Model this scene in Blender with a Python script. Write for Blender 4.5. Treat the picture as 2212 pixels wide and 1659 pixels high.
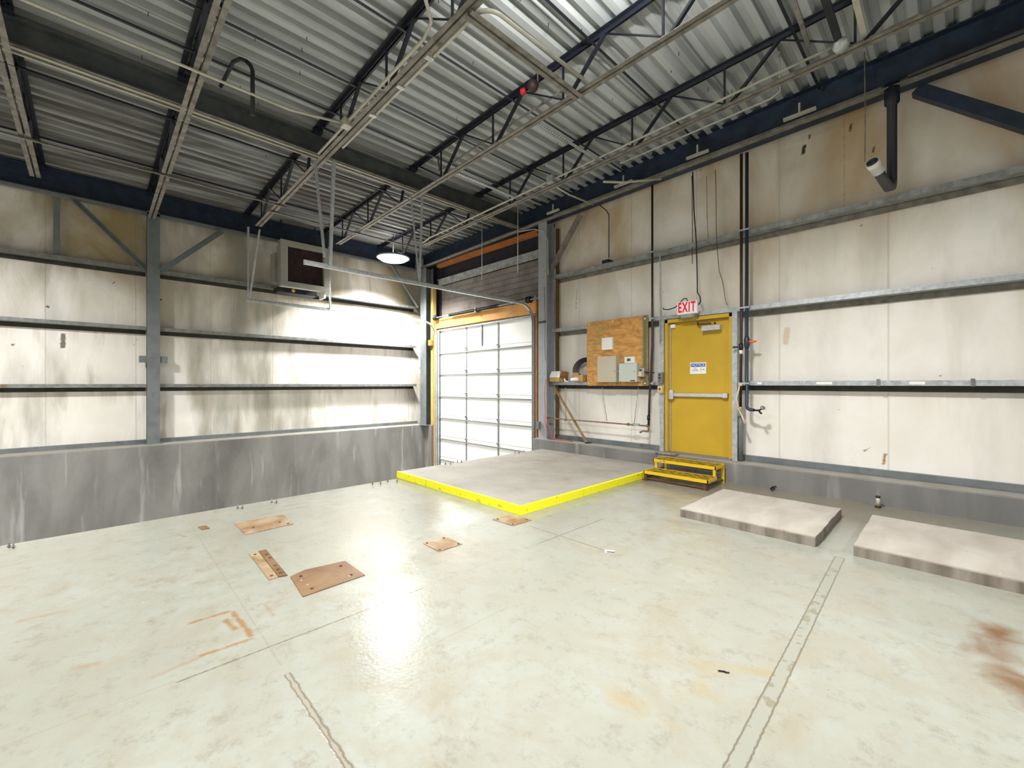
import bpy, bmesh, math, random
from mathutils import Vector, Matrix
random.seed(7)
S = bpy.context.scene
for o in list(bpy.data.objects): bpy.data.objects.remove(o)
COL = S.collection

# ------------------------------------------------------------------ camera, world, exposure, big lights
F_PX = 932.0; TH = math.atan(1.029); EYE = 1.5
cd = bpy.data.cameras.new('camera'); cam = bpy.data.objects.new('camera', cd); COL.objects.link(cam)
cam.location = (0, 0, EYE); cam.rotation_euler = (math.pi/2, 0, TH)
cd.sensor_width = 36; cd.lens = 36*F_PX/2212; cd.clip_start = 0.05; cd.clip_end = 100
cd.shift_y = 0.0
S.camera = cam
w = bpy.data.worlds.new('world'); S.world = w; w.use_nodes = True
w.node_tree.nodes['Background'].inputs[0].default_value = (0.75, 0.85, 1, 1)
w.node_tree.nodes['Background'].inputs[1].default_value = 0.6
S.view_settings.view_transform = 'Standard'; S.view_settings.look = 'None'
S.view_settings.gamma = 1; S.view_settings.exposure = -0.28
S.view_settings.use_curve_mapping = False
# name, position, watts, diffuser radius; each lamp's own light is made in lamp()
LAMPS = [('pale', (-10.1, 5.55, 4.74), 600, 0.42), ('near', (-1.75, 2.6, 4.82), 400, 0.30),
         ('rear', (-1.75, -2.8, 4.82), 330, 0.30), ('west', (-7.6, -2.2, 4.70), 520, 0.30), ('east', (4.0, 2.4, 4.95), 330, 0.30)]  # west lamp is added out of view, set close to brighten the left wall
DECK_FILL = {'pale': 0.015, 'near': 0.70, 'rear': 0.30, 'west': 0.0, 'east': 0.25}  # upward fill added above the lamps to brighten the deck, share of watts

# ------------------------------------------------------------------ dimensions (metres)
XA = -11.3          # inner face of the wall rails on the left wall
YB = 7.2            # inner face of the wall rails on the right wall
SL = 0.022          # roof slope
def rz(x, z0): return z0 + SL*(x + 11.3)
DECK = 5.36; TC = 5.34; BC = 4.80
PIT = -1.25; EDGE = -6.17

# ------------------------------------------------------------------ node helper and materials
class N:
    def __init__(s, name):
        s.m = bpy.data.materials.new(name); s.m.use_nodes = True; s.t = s.m.node_tree
        s.b = s.t.nodes['Principled BSDF']; s.tc = None
    def new(s, k, **kw):
        n = s.t.nodes.new(k)
        for a, v in kw.items(): setattr(n, a, v)
        return n
    def put(s, sock, v):
        if hasattr(v, 'is_output') or isinstance(v, bpy.types.NodeSocket): s.t.links.new(v, sock)
        else:
            if isinstance(v, (tuple, list)) and len(v) == 3 and sock.type == 'RGBA': v = (*v, 1)
            sock.default_value = v
    def P(s):
        if not s.tc: s.tc = s.new('ShaderNodeTexCoord').outputs['Object']
        return s.tc
    def xyz(s):
        n = s.new('ShaderNodeSeparateXYZ'); s.put(n.inputs[0], s.P()); return n.outputs
    def math(s, op, a, b=0.0, c=None):
        n = s.new('ShaderNodeMath', operation=op); s.put(n.inputs[0], a); s.put(n.inputs[1], b)
        if c is not None: s.put(n.inputs[2], c)
        return n.outputs[0]
    def scale(s, v):
        n = s.new('ShaderNodeMapping'); s.put(n.inputs['Vector'], s.P()); n.inputs['Scale'].default_value = v; return n.outputs[0]
    def noise(s, sc, det=3, vec=None, rough=0.55, dist=0.0):
        n = s.new('ShaderNodeTexNoise'); s.put(n.inputs['Vector'], vec if vec is not None else s.P())
        n.inputs['Scale'].default_value = sc; n.inputs['Detail'].default_value = det
        n.inputs['Roughness'].default_value = rough; n.inputs['Distortion'].default_value = dist
        return n.outputs['Fac']
    def rng(s, v, a, b, c=0.0, d=1.0):
        n = s.new('ShaderNodeMapRange'); s.put(n.inputs[0], v)
        for i, q in enumerate((a, b, c, d)): n.inputs[i+1].default_value = q
        return n.outputs[0]
    def mix(s, f, a, b, mode='MIX'):
        n = s.new('ShaderNodeMix', data_type='RGBA', blend_type=mode)
        s.put(n.inputs['Factor'], f); s.put(n.inputs[6], a); s.put(n.inputs[7], b); return n.outputs[2]
    def bump(s, h, st=0.3, d=0.02):
        n = s.new('ShaderNodeBump'); s.put(n.inputs['Height'], h); n.inputs['Strength'].default_value = st
        n.inputs['Distance'].default_value = d; s.t.links.new(n.outputs[0], s.b.inputs['Normal'])
    def out(s, col=None, rough=0.6, metal=0.0, spec=None):
        if col is not None: s.put(s.b.inputs['Base Color'], col)
        s.put(s.b.inputs['Roughness'], rough); s.put(s.b.inputs['Metallic'], metal)
        if spec is not None: s.b.inputs['Specular IOR Level'].default_value = spec
        return s.m
    def seg(s, a, b, x0, y0, x1, y1, wd, soft=0.01, wob=None):
        """mask of a straight strip from (x0,y0) to (x1,y1), wd wide; a,b are the two coordinates"""
        L = math.hypot(x1-x0, y1-y0); dx, dy = (x1-x0)/L, (y1-y0)/L
        u = s.math('MULTIPLY_ADD', a, dx, s.math('MULTIPLY_ADD', b, dy, -(x0*dx+y0*dy)))
        v = s.math('ABSOLUTE', s.math('MULTIPLY_ADD', a, -dy, s.math('MULTIPLY_ADD', b, dx, (x0*dy-y0*dx))))
        m = s.math('MINIMUM', s.math('SUBTRACT', wd/2, v), s.math('MINIMUM', u, s.math('SUBTRACT', L, u)))
        if wob is not None: m = s.math('ADD', m, wob)
        return s.rng(m, 0, soft)

def simple(name, col, rough=0.6, metal=0.0, var=0.25, sc=6.0, dirt=None, dsc=3.0, dlo=0.5, dhi=0.7, bump=0.0, spec=None):
    n = N(name)
    c = n.mix(n.rng(n.noise(sc, 4), 0.3, 0.7), tuple(k*(1-var) for k in col), tuple(min(1, k*(1+var)) for k in col))
    if dirt: c = n.mix(n.rng(n.noise(dsc, 6, rough=0.65), dlo, dhi), c, dirt)
    if bump: n.bump(n.noise(sc*6, 4), bump, 0.01)
    return n.out(c, rough, metal, spec)

M = {}
M['black_steel'] = simple('black_painted_steel', (0.009, 0.012, 0.022), 0.55, 0, 0.4, 9, (0.035, 0.022, 0.016), 7, 0.62, 0.8)
M['blue_steel'] = simple('dark_blue_painted_steel', (0.013, 0.025, 0.052), 0.5, 0, 0.4, 5, (0.03, 0.04, 0.055), 9, 0.55, 0.75)
M['girder_steel'] = simple('smoky_grey_steel', (0.058, 0.068, 0.072), 0.55, 0, 0.35, 4, (0.10, 0.095, 0.085), 3, 0.5, 0.75)
M['light_steel'] = simple('light_grey_painted_steel', (0.32, 0.345, 0.37), 0.5, 0.0, 0.12, 4, (0.2, 0.2, 0.19), 4, 0.55, 0.8)  # column grey made paler, the light on its front put into the colour
M['heater_case'] = simple('olive_grey_enamel', (0.33, 0.33, 0.285), 0.5, 0, 0.12, 3)
M['dusty_steel'] = simple('dusty_grey_steel', (0.20, 0.19, 0.165), 0.7, 0.0, 0.35, 8, (0.07, 0.055, 0.05), 5, 0.55, 0.75)
M['grey_steel'] = simple('grey_painted_steel', (0.155, 0.175, 0.18), 0.5, 0.0, 0.25, 4, (0.08, 0.08, 0.075), 4, 0.55, 0.8)
M['galv'] = simple('galvanised_steel', (0.44, 0.47, 0.49), 0.42, 0.35, 0.22, 22, (0.3, 0.29, 0.26), 3, 0.55, 0.8)
M['galv_dirty'] = simple('weathered_galvanised_steel', (0.31, 0.33, 0.33), 0.5, 0.25, 0.3, 12, (0.13, 0.11, 0.085), 3.5, 0.52, 0.75)
M['galv_dark'] = simple('dull_galvanised_steel', (0.22, 0.235, 0.23), 0.5, 0.2, 0.2, 14)
M['conduit'] = simple('pale_conduit', (0.46, 0.45, 0.38), 0.5, 0.1, 0.15, 6)
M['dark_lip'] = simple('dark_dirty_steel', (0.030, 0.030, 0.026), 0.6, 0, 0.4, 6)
M['rail_grey'] = simple('weathered_grey_rail', (0.20, 0.21, 0.20), 0.5, 0.1, 0.3, 10, (0.16, 0.09, 0.04), 3.5, 0.60, 0.72)
M['white_paint'] = simple('white_painted_metal', (0.86, 0.88, 0.88), 0.45, 0, 0.03, 3)
M['white_plastic'] = simple('white_plastic', (0.85, 0.85, 0.84), 0.4, 0, 0.03, 3)
M['door_white'] = simple('white_garage_door_skin', (0.93, 0.95, 0.94), 0.42, 0, 0.02, 2)
M['yellow_door'] = simple('ochre_yellow_door_paint', (0.55, 0.35, 0.018), 0.45, 0, 0.09, 1.6)
M['beige'] = simple('beige_enamel', (0.52, 0.47, 0.37), 0.45, 0, 0.04, 3)
M['sage'] = simple('pale_grey_green_enamel', (0.52, 0.57, 0.52), 0.45, 0, 0.04, 3)
M['tan'] = simple('tan_plastic', (0.66, 0.5, 0.28), 0.5)
M['chrome'] = simple('brushed_aluminium', (0.6, 0.61, 0.62), 0.35, 0.6, 0.1, 20)
M['black_rubber'] = simple('black_rubber', (0.012, 0.013, 0.016), 0.4)
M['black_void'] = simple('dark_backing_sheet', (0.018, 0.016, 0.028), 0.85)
M['brown_pipe'] = simple('rusty_brown_pipe', (0.040, 0.020, 0.016), 0.5, 0.0, 0.4, 12)
M['rust_pipe'] = simple('rusted_iron_pipe', (0.22, 0.13, 0.08), 0.65, 0.0, 0.4, 16)
M['navy_pipe'] = simple('slate_blue_pipe', (0.020, 0.032, 0.06), 0.45, 0, 0.2, 6)
M['grey_pipe'] = simple('dark_grey_plastic_pipe', (0.07, 0.07, 0.075), 0.5)
M['black_pipe'] = simple('blue_black_pipe', (0.006, 0.008, 0.022), 0.45)
M['orange'] = simple('orange_plastic', (0.8, 0.16, 0.02), 0.45)
M['red'] = simple('red_plastic', (0.75, 0.02, 0.04), 0.4)
M['red_cord'] = simple('red_cord', (0.62, 0.10, 0.07), 0.6)
M['letters'] = simple('exit_letter_red', (0.85, 0.004, 0.035), 0.4, 0, 0.02)
M['blue_sign'] = simple('sign_blue', (0.02, 0.09, 0.42), 0.5, 0, 0.02)
M['ink'] = simple('grey_ink', (0.22, 0.23, 0.22), 0.6)
M['black_ink'] = simple('black_ink', (0.02, 0.018, 0.018), 0.5)
M['lcd'] = simple('green_grey_screen', (0.05, 0.12, 0.09), 0.25)
M['card'] = simple('brown_cardboard', (0.52, 0.31, 0.12), 0.75, 0, 0.12, 4)
M['card_dark'] = simple('darker_cardboard', (0.30, 0.14, 0.045), 0.75)
M['rope'] = simple('cream_rope', (0.62, 0.52, 0.36), 0.8)
M['amber'] = simple('amber_lens', (0.85, 0.42, 0.03), 0.35)
M['wood'] = simple('fresh_orange_lumber', (0.70, 0.35, 0.085), 0.6, 0, 0.15, 3, (0.45, 0.19, 0.04), 9, 0.66, 0.74)
M['wood_pale'] = simple('yellowish_lumber', (0.58, 0.42, 0.13), 0.65, 0, 0.15, 3)
M['wood_dark'] = simple('shaded_orange_plank', (0.38, 0.13, 0.02), 0.65, 0, 0.2, 3)
M['brown_stud'] = simple('dark_brown_timber', (0.12, 0.07, 0.02), 0.7, 0, 0.3, 8)
M['wood_old'] = simple('weathered_timber', (0.27, 0.17, 0.06), 0.7, 0, 0.3, 8)

def m_rust():
    n = N('rusty_steel_plate'); a = n.noise(3.2, 6, dist=0.6)
    c = n.mix(n.rng(a, 0.35, 0.65), (0.135, 0.062, 0.022), (0.215, 0.125, 0.055))
    c = n.mix(n.rng(n.noise(7, 6, n.scale((3, 0.6, 1))), 0.55, 0.68), c, (0.13, 0.075, 0.045))
    c = n.mix(n.rng(n.noise(26, 3), 0.70, 0.74), c, (0.75, 0.68, 0.55))
    n.bump(n.noise(40, 4), 0.2, 0.004); return n.out(c, 0.45, 0.1)
M['rust'] = m_rust()
def m_patch():
    n = N('pale_rust_stained_patch'); a = n.noise(5, 6, dist=0.4)
    c = n.mix(n.rng(a, 0.38, 0.62), (0.34, 0.265, 0.165), (0.22, 0.125, 0.055))
    return n.out(c, 0.5)
M['patch'] = m_patch()
def m_ply():
    n = N('stained_plywood'); v = n.scale((1.2, 1, 3.0))
    c = n.mix(n.rng(n.noise(2.6, 6, v, dist=1.6), 0.3, 0.7), (0.38, 0.17, 0.035), (0.78, 0.42, 0.13))
    c = n.mix(n.math('MULTIPLY', n.rng(n.noise(9, 6, dist=1.0), 0.55, 0.66), 0.6), c, (0.34, 0.17, 0.05)); c = n.mix(n.rng(n.noise(1.7, 4), 0.54, 0.75), c, (0.34, 0.25, 0.08))
    x, y, z = n.xyz()
    g = n.seg(x, z, -3.92, 1.4, -3.92, 2.8, 0.11, 0.05, n.math('MULTIPLY', n.noise(5, 4), 0.03))
    c = n.mix(g, c, (0.14, 0.15, 0.07))
    for zz, x0, x1 in ((2.16, -5.10, -4.93), (2.105, -5.10, -4.72), (2.25, -4.38, -3.97)):
        k = n.seg(x, z, x0, zz, x1, zz+0.01, 0.035, 0.01, n.math('MULTIPLY_ADD', n.noise(60, 3), 0.10, -0.06))
        c = n.mix(n.math('MULTIPLY', k, 0.8), c, (0.10, 0.07, 0.04))
    return n.out(c, 0.6)
M['ply'] = m_ply()

def m_wall(name, axis, dirt, marks=(), tan=(0.50, 0.35, 0.19), tk=0.85):
    """stained white vinyl-faced insulation, vertical joints along the given axis"""
    n = N(name); x, y, z = n.xyz(); h = x if axis == 'x' else y
    st = (1.0, 1, 0.22) if axis == 'x' else (1, 1.0, 0.22)
    c = n.mix(n.rng(n.noise(0.9, 5), 0.35, 0.65), (0.82, 0.80, 0.75), (0.90, 0.885, 0.85))
    tanf = n.math('MULTIPLY', n.rng(n.noise(0.75, 6, n.scale((1, 1, 0.6)), dist=0.5), 0.36, 0.66), n.rng(z, 2.3, 4.0, 0.22, 1.0))  # patchy tan tint, stronger towards the top of the wall
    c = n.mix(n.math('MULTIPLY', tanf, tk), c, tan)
    c = n.mix(n.math('MULTIPLY', n.rng(n.noise(2.2, 7, n.scale(st), dist=0.3), 0.55, 0.75), dirt), c, (0.40, 0.35, 0.25))
    c = n.mix(n.math('MULTIPLY', n.rng(n.noise(1.1, 6, n.scale(st)), 0.50, 0.7), dirt*0.8), c, (0.33, 0.33, 0.28))
    c = n.mix(n.rng(n.noise(9, 3, dist=0.6), 0.755, 0.78), c, (0.10, 0.07, 0.045))
    wv = n.math('MULTIPLY_ADD', n.noise(18, 4), 0.05, -0.028)
    for (h0, z0_, h1, z1_, wd, col, k) in marks:
        c = n.mix(n.math('MULTIPLY', n.seg(h, z, h0, z0_, h1, z1_, wd, 0.02, wv), k), c, col)
    # drips below each rail
    fr = n.math('FRACT', n.math('DIVIDE', n.math('SUBTRACT', z, 0.32), 1.17))
    drip = n.math('MULTIPLY', n.rng(fr, 0.62, 1.0), n.rng(n.noise(6, 4, n.scale((1, 1, 0.06))), 0.5, 0.68))
    c = n.mix(n.math('MULTIPLY', drip, dirt*0.6), c, (0.34, 0.27, 0.16))
    # joints every 1.24 m
    j = n.math('ABSOLUTE', n.math('SUBTRACT', n.math('FRACT', n.math('DIVIDE', n.math('ADD', h, 20.0+1.07), 1.24)), 0.5))
    jm = n.rng(j, 0.003, 0.010, 1, 0); c = n.mix(n.math('MULTIPLY', jm, 0.30), c, (0.42, 0.33, 0.2))
    wr = n.noise(2.0, 5, n.scale((1, 1, 0.35)), dist=1.2)
    n.bump(n.math('ADD', n.math('MULTIPLY', wr, 1.0), n.math('MULTIPLY', jm, -0.25)), 0.35, 0.05)
    return n.out(c, 0.42)
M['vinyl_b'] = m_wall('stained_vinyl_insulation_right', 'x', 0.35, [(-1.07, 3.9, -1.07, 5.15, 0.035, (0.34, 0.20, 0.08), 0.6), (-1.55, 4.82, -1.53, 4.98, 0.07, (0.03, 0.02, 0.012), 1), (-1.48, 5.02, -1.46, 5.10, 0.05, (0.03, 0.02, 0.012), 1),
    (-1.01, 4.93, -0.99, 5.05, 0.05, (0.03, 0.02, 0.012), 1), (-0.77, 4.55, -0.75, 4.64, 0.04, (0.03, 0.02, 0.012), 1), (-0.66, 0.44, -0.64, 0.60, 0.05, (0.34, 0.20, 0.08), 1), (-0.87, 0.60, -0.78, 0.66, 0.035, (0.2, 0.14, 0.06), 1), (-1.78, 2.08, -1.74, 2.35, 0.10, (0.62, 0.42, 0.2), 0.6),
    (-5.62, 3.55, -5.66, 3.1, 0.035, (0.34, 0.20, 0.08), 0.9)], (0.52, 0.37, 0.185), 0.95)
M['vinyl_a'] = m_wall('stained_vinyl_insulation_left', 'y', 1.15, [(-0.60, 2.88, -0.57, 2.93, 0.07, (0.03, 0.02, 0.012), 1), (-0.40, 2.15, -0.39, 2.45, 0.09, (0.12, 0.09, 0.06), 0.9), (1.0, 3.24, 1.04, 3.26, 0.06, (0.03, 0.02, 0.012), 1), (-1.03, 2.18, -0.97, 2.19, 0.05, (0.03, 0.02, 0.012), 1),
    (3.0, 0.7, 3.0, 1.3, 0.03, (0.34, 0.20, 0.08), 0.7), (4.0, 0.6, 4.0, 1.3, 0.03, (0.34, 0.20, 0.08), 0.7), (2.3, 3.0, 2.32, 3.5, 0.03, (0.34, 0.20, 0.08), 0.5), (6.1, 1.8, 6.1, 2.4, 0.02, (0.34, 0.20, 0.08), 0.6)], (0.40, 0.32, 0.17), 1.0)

def m_conc(name, base, hi, lo):
    n = N(name); s = (1, 1, 0.35)
    c = n.mix(n.rng(n.noise(1.6, 7, n.scale(s), dist=0.4), 0.33, 0.68), lo, base)
    c = n.mix(n.math('MULTIPLY', n.rng(n.noise(5, 5, n.scale((1, 1, 0.10))), 0.58, 0.74), 0.7), c, hi)
    c = n.mix(n.rng(n.noise(28, 3), 0.72, 0.76), c, tuple(k*0.5 for k in lo))
    n.bump(n.noise(22, 6), 0.2, 0.01); return n.out(c, 0.6)
M['conc_wall'] = m_conc('weathered_grey_concrete_wall', (0.25, 0.25, 0.24), (0.50, 0.51, 0.50), (0.125, 0.125, 0.115))
M['kerb'] = m_conc('grey_concrete_kerb', (0.225, 0.225, 0.215), (0.40, 0.39, 0.37), (0.125, 0.122, 0.118))
M['conc_top'] = simple('pale_concrete', (0.315, 0.297, 0.258), 0.6, 0, 0.12, 2.2, (0.24, 0.205, 0.155), 2.4, 0.52, 0.75, 0.15)
def m_pad():
    n = N('pinkish_worn_concrete_pad'); c = n.mix(n.rng(n.noise(2.0, 7, n.scale((2.2, 0.8, 1)), dist=0.5), 0.3, 0.7), (0.35, 0.31, 0.27), (0.47, 0.44, 0.395))
    c = n.mix(n.rng(n.noise(11, 5), 0.66, 0.70), c, (0.36, 0.30, 0.24))
    c = n.mix(n.rng(n.noise(7, 2), 0.74, 0.76), c, (0.85, 0.84, 0.8))
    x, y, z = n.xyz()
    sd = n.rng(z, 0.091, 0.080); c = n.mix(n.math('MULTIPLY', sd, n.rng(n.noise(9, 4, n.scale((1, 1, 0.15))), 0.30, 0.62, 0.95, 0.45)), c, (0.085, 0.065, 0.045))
    n.bump(n.noise(18, 6), 0.3, 0.01); return n.out(c, 0.65)
M['pad'] = m_pad()
def m_yellow(name, col, worn, lo, hi):
    n = N(name); c = n.mix(n.rng(n.noise(14, 6), lo, hi), col, worn)
    n.bump(n.noise(50, 3), 0.2, 0.004); return n.out(c, 0.55)
M['yellow_edge'] = m_yellow('bright_yellow_edge_paint', (0.86, 0.84, 0.01), (0.33, 0.34, 0.05), 0.60, 0.72)
M['yellow_frame'] = m_yellow('yellow_step_paint', (0.74, 0.48, 0.004), (0.42, 0.25, 0.03), 0.62, 0.72)
M['yellow_tread'] = m_yellow('worn_yellow_tread', (0.42, 0.29, 0.02), (0.12, 0.07, 0.018), 0.42, 0.62)
M['rusty_foot'] = simple('rusty_dark_steel', (0.10, 0.045, 0.02), 0.7, 0, 0.5, 9)

def m_deck():
    n = N('dusty_steel_roof_deck'); v = n.scale((4, 0.35, 1))
    c = n.mix(n.rng(n.noise(1.3, 6, v), 0.3, 0.7), (0.29, 0.315, 0.32), (0.46, 0.49, 0.49))
    x, y, z = n.xyz()
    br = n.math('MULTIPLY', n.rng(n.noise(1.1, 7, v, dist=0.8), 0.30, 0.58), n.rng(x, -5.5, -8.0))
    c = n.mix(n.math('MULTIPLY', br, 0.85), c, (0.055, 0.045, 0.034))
    f = n.math('FRACT', n.math('DIVIDE', n.math('ADD', x, 30.02), 0.75)); lap = n.rng(f, 0.02, 0.035, 1, 0)
    c = n.mix(n.math('MULTIPLY', lap, 0.5), c, (0.02, 0.015, 0.015))
    return n.out(c, 0.6, 0.0)
M['deck'] = m_deck()

def m_floor():
    n = N('sealed_stained_concrete_floor'); x, y, z = n.xyz()
    c = n.mix(n.rng(n.noise(0.55, 6), 0.33, 0.67), (0.256, 0.262, 0.220), (0.318, 0.330, 0.298))
    c = n.mix(n.rng(n.noise(3.2, 8, rough=0.7), 0.42, 0.70), c, (0.273, 0.269, 0.218))
    c = n.mix(n.math('MULTIPLY', n.rng(n.noise(1.4, 7, rough=0.7, dist=0.8), 0.50, 0.68), 0.65), c, (0.262, 0.232, 0.166))
    c = n.mix(n.math('MULTIPLY', n.rng(n.noise(6, 9, rough=0.85), 0.52, 0.68), 0.65), c, (0.181, 0.161, 0.118))
    c = n.mix(n.math('MULTIPLY', n.rng(n.noise(26, 4), 0.735, 0.76), 0.8), c, (0.121, 0.086, 0.045))
    # browner bare strip along the kerb and round the platform
    bare = n.math('MULTIPLY', n.rng(n.math('ADD', y, n.math('MULTIPLY', n.noise(1.6, 5), 1.2)), 5.9, 6.6), n.rng(x, 0.5, -0.8, 0.35, 0.8))
    c = n.mix(bare, c, (0.212, 0.186, 0.136))
    wob = n.math('MULTIPLY_ADD', n.noise(7, 5), 0.10, -0.05); w2 = n.math('MULTIPLY_ADD', n.noise(14, 5), 0.05, -0.027)
    w3 = n.math('MULTIPLY_ADD', n.noise(3.5, 6, dist=0.7), 0.5, -0.22); w0 = n.math('MULTIPLY_ADD', n.noise(30, 3), 0.012, -0.0065)
    w0b = n.math('MULTIPLY_ADD', n.noise(16, 5), 0.030, -0.016)
    def stain(col, k, segs, wd, soft, wv):
        nonlocal c
        m = None
        for s_ in segs:
            q = n.seg(x, y, *s_, wd, soft, wv); m = q if m is None else n.math('MAXIMUM', m, q)
        c = n.mix(n.math('MULTIPLY', m, k), c, col); return m
    # orange rust lines left by removed machines
    stain((0.252, 0.116, 0.030), 0.75, [(-2.906, 0.41, -2.889, 0.69), (-2.90, 0.68, -3.34, 0.66), (-3.34, 0.66, -3.35, 0.42), (-3.25, 0.60, -3.05, 0.63)], 0.05, 0.02, w2)
    stain((0.252, 0.136, 0.050), 0.5, [(-3.30, 0.84, -3.06, 0.84), (-3.3, 0.78, -3.3, 0.9), (-2.86, 0.2, -2.9, 0.45)], 0.05, 0.03, w2)
    stain((0.277, 0.166, 0.086), 0.6, [(-4.13, -0.36, -4.1, -0.1), (-4.15, 0.30, -4.1, 0.36), (-3.25, -0.1, -3.2, 0.05), (-5.3, 1.35, -5.3, 1.6), (-4.95, 0.62, -4.85, 0.66)], 0.07, 0.04, w2)
    stain((0.181, 0.111, 0.060), 0.8, [(-5.74, 1.42, -5.74, 1.95), (-5.55, 1.44, -5.55, 1.92), (-5.45, 0.60, -5.25, 0.66), (-5.52, 0.80, -5.38, 0.86)], 0.035, 0.02, w2)
    stain((0.143, 0.063, 0.017), 0.95, [(0.175, 3.35, 0.175, 4.05), (0.10, 3.32, 0.9, 3.05), (0.2, 3.2, 0.8, 3.2)], 0.24, 0.20, w3)
    stain((0.302, 0.232, 0.121), 0.6, [(-0.95, 2.30, -0.6, 2.55), (-1.15, 1.75, -0.95, 1.9), (-0.95, 1.95, -0.85, 2.2)], 0.12, 0.12, w3)
    stain((0.373, 0.383, 0.383), 0.6, [(-3.95, 2.75, -3.55, 2.95)], 0.62, 0.15, w3)
    # saw-cut joints
    stain((0.111, 0.096, 0.071), 0.85, [(-2.73, 0.3, -2.73, 1.75), (-2.735, 3.0, -2.735, 4.1), (-3.15, 3.312, -2.15, 3.312)], 0.018, 0.008, w0)
    stain((0.212, 0.197, 0.156), 0.55, [(-2.75, -2.0, -2.75, 0.3), (-2.735, 1.75, -2.735, 3.0), (-6.1, 0.753, -2.5, 0.72), (0.6, 3.312, 2.5, 3.32), (-2.1, 1.2, -2.1, 2.0)], 0.016, 0.01, w0)
    crack = stain((0.151, 0.123, 0.091), 0.9, [(-2.42, 0.722, -1.0, 0.712)], 0.042, 0.008, w0b)
    c = n.mix(n.seg(x, y, -2.42, 0.722, -1.0, 0.712, 0.022, 0.006, w0b), c, (0.277, 0.262, 0.217))
    # filled trench strip
    a = n.seg(x, y, -0.49, -1.5, -0.70, 4.64, 0.078, 0.004, w0); b = n.seg(x, y, -0.49, -1.5, -0.70, 4.632, 0.062, 0.004, w0)
    c = n.mix(n.math('MULTIPLY', a, 0.75), c, (0.109, 0.092, 0.063))
    fill = n.mix(n.rng(n.noise(11, 3), 0.55, 0.6), (0.281, 0.290, 0.248), (0.218, 0.202, 0.143))
    c = n.mix(n.math('MULTIPLY', b, 0.85), c, fill)
    r = n.rng(n.noise(2.4, 6, rough=0.6), 0.35, 0.7, 0.15, 0.30)
    h = n.math('ADD', n.math('MULTIPLY', n.noise(12, 5, dist=0.3), 0.5), n.math('MULTIPLY', n.noise(45, 3), 0.35))
    n.bump(n.math('SUBTRACT', h, n.math('MULTIPLY', crack, 0.5)), 0.22, 0.012)
    n.out(c, r, 0.0, 0.34)
    return n.m
M['floor'] = m_floor()

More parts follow.
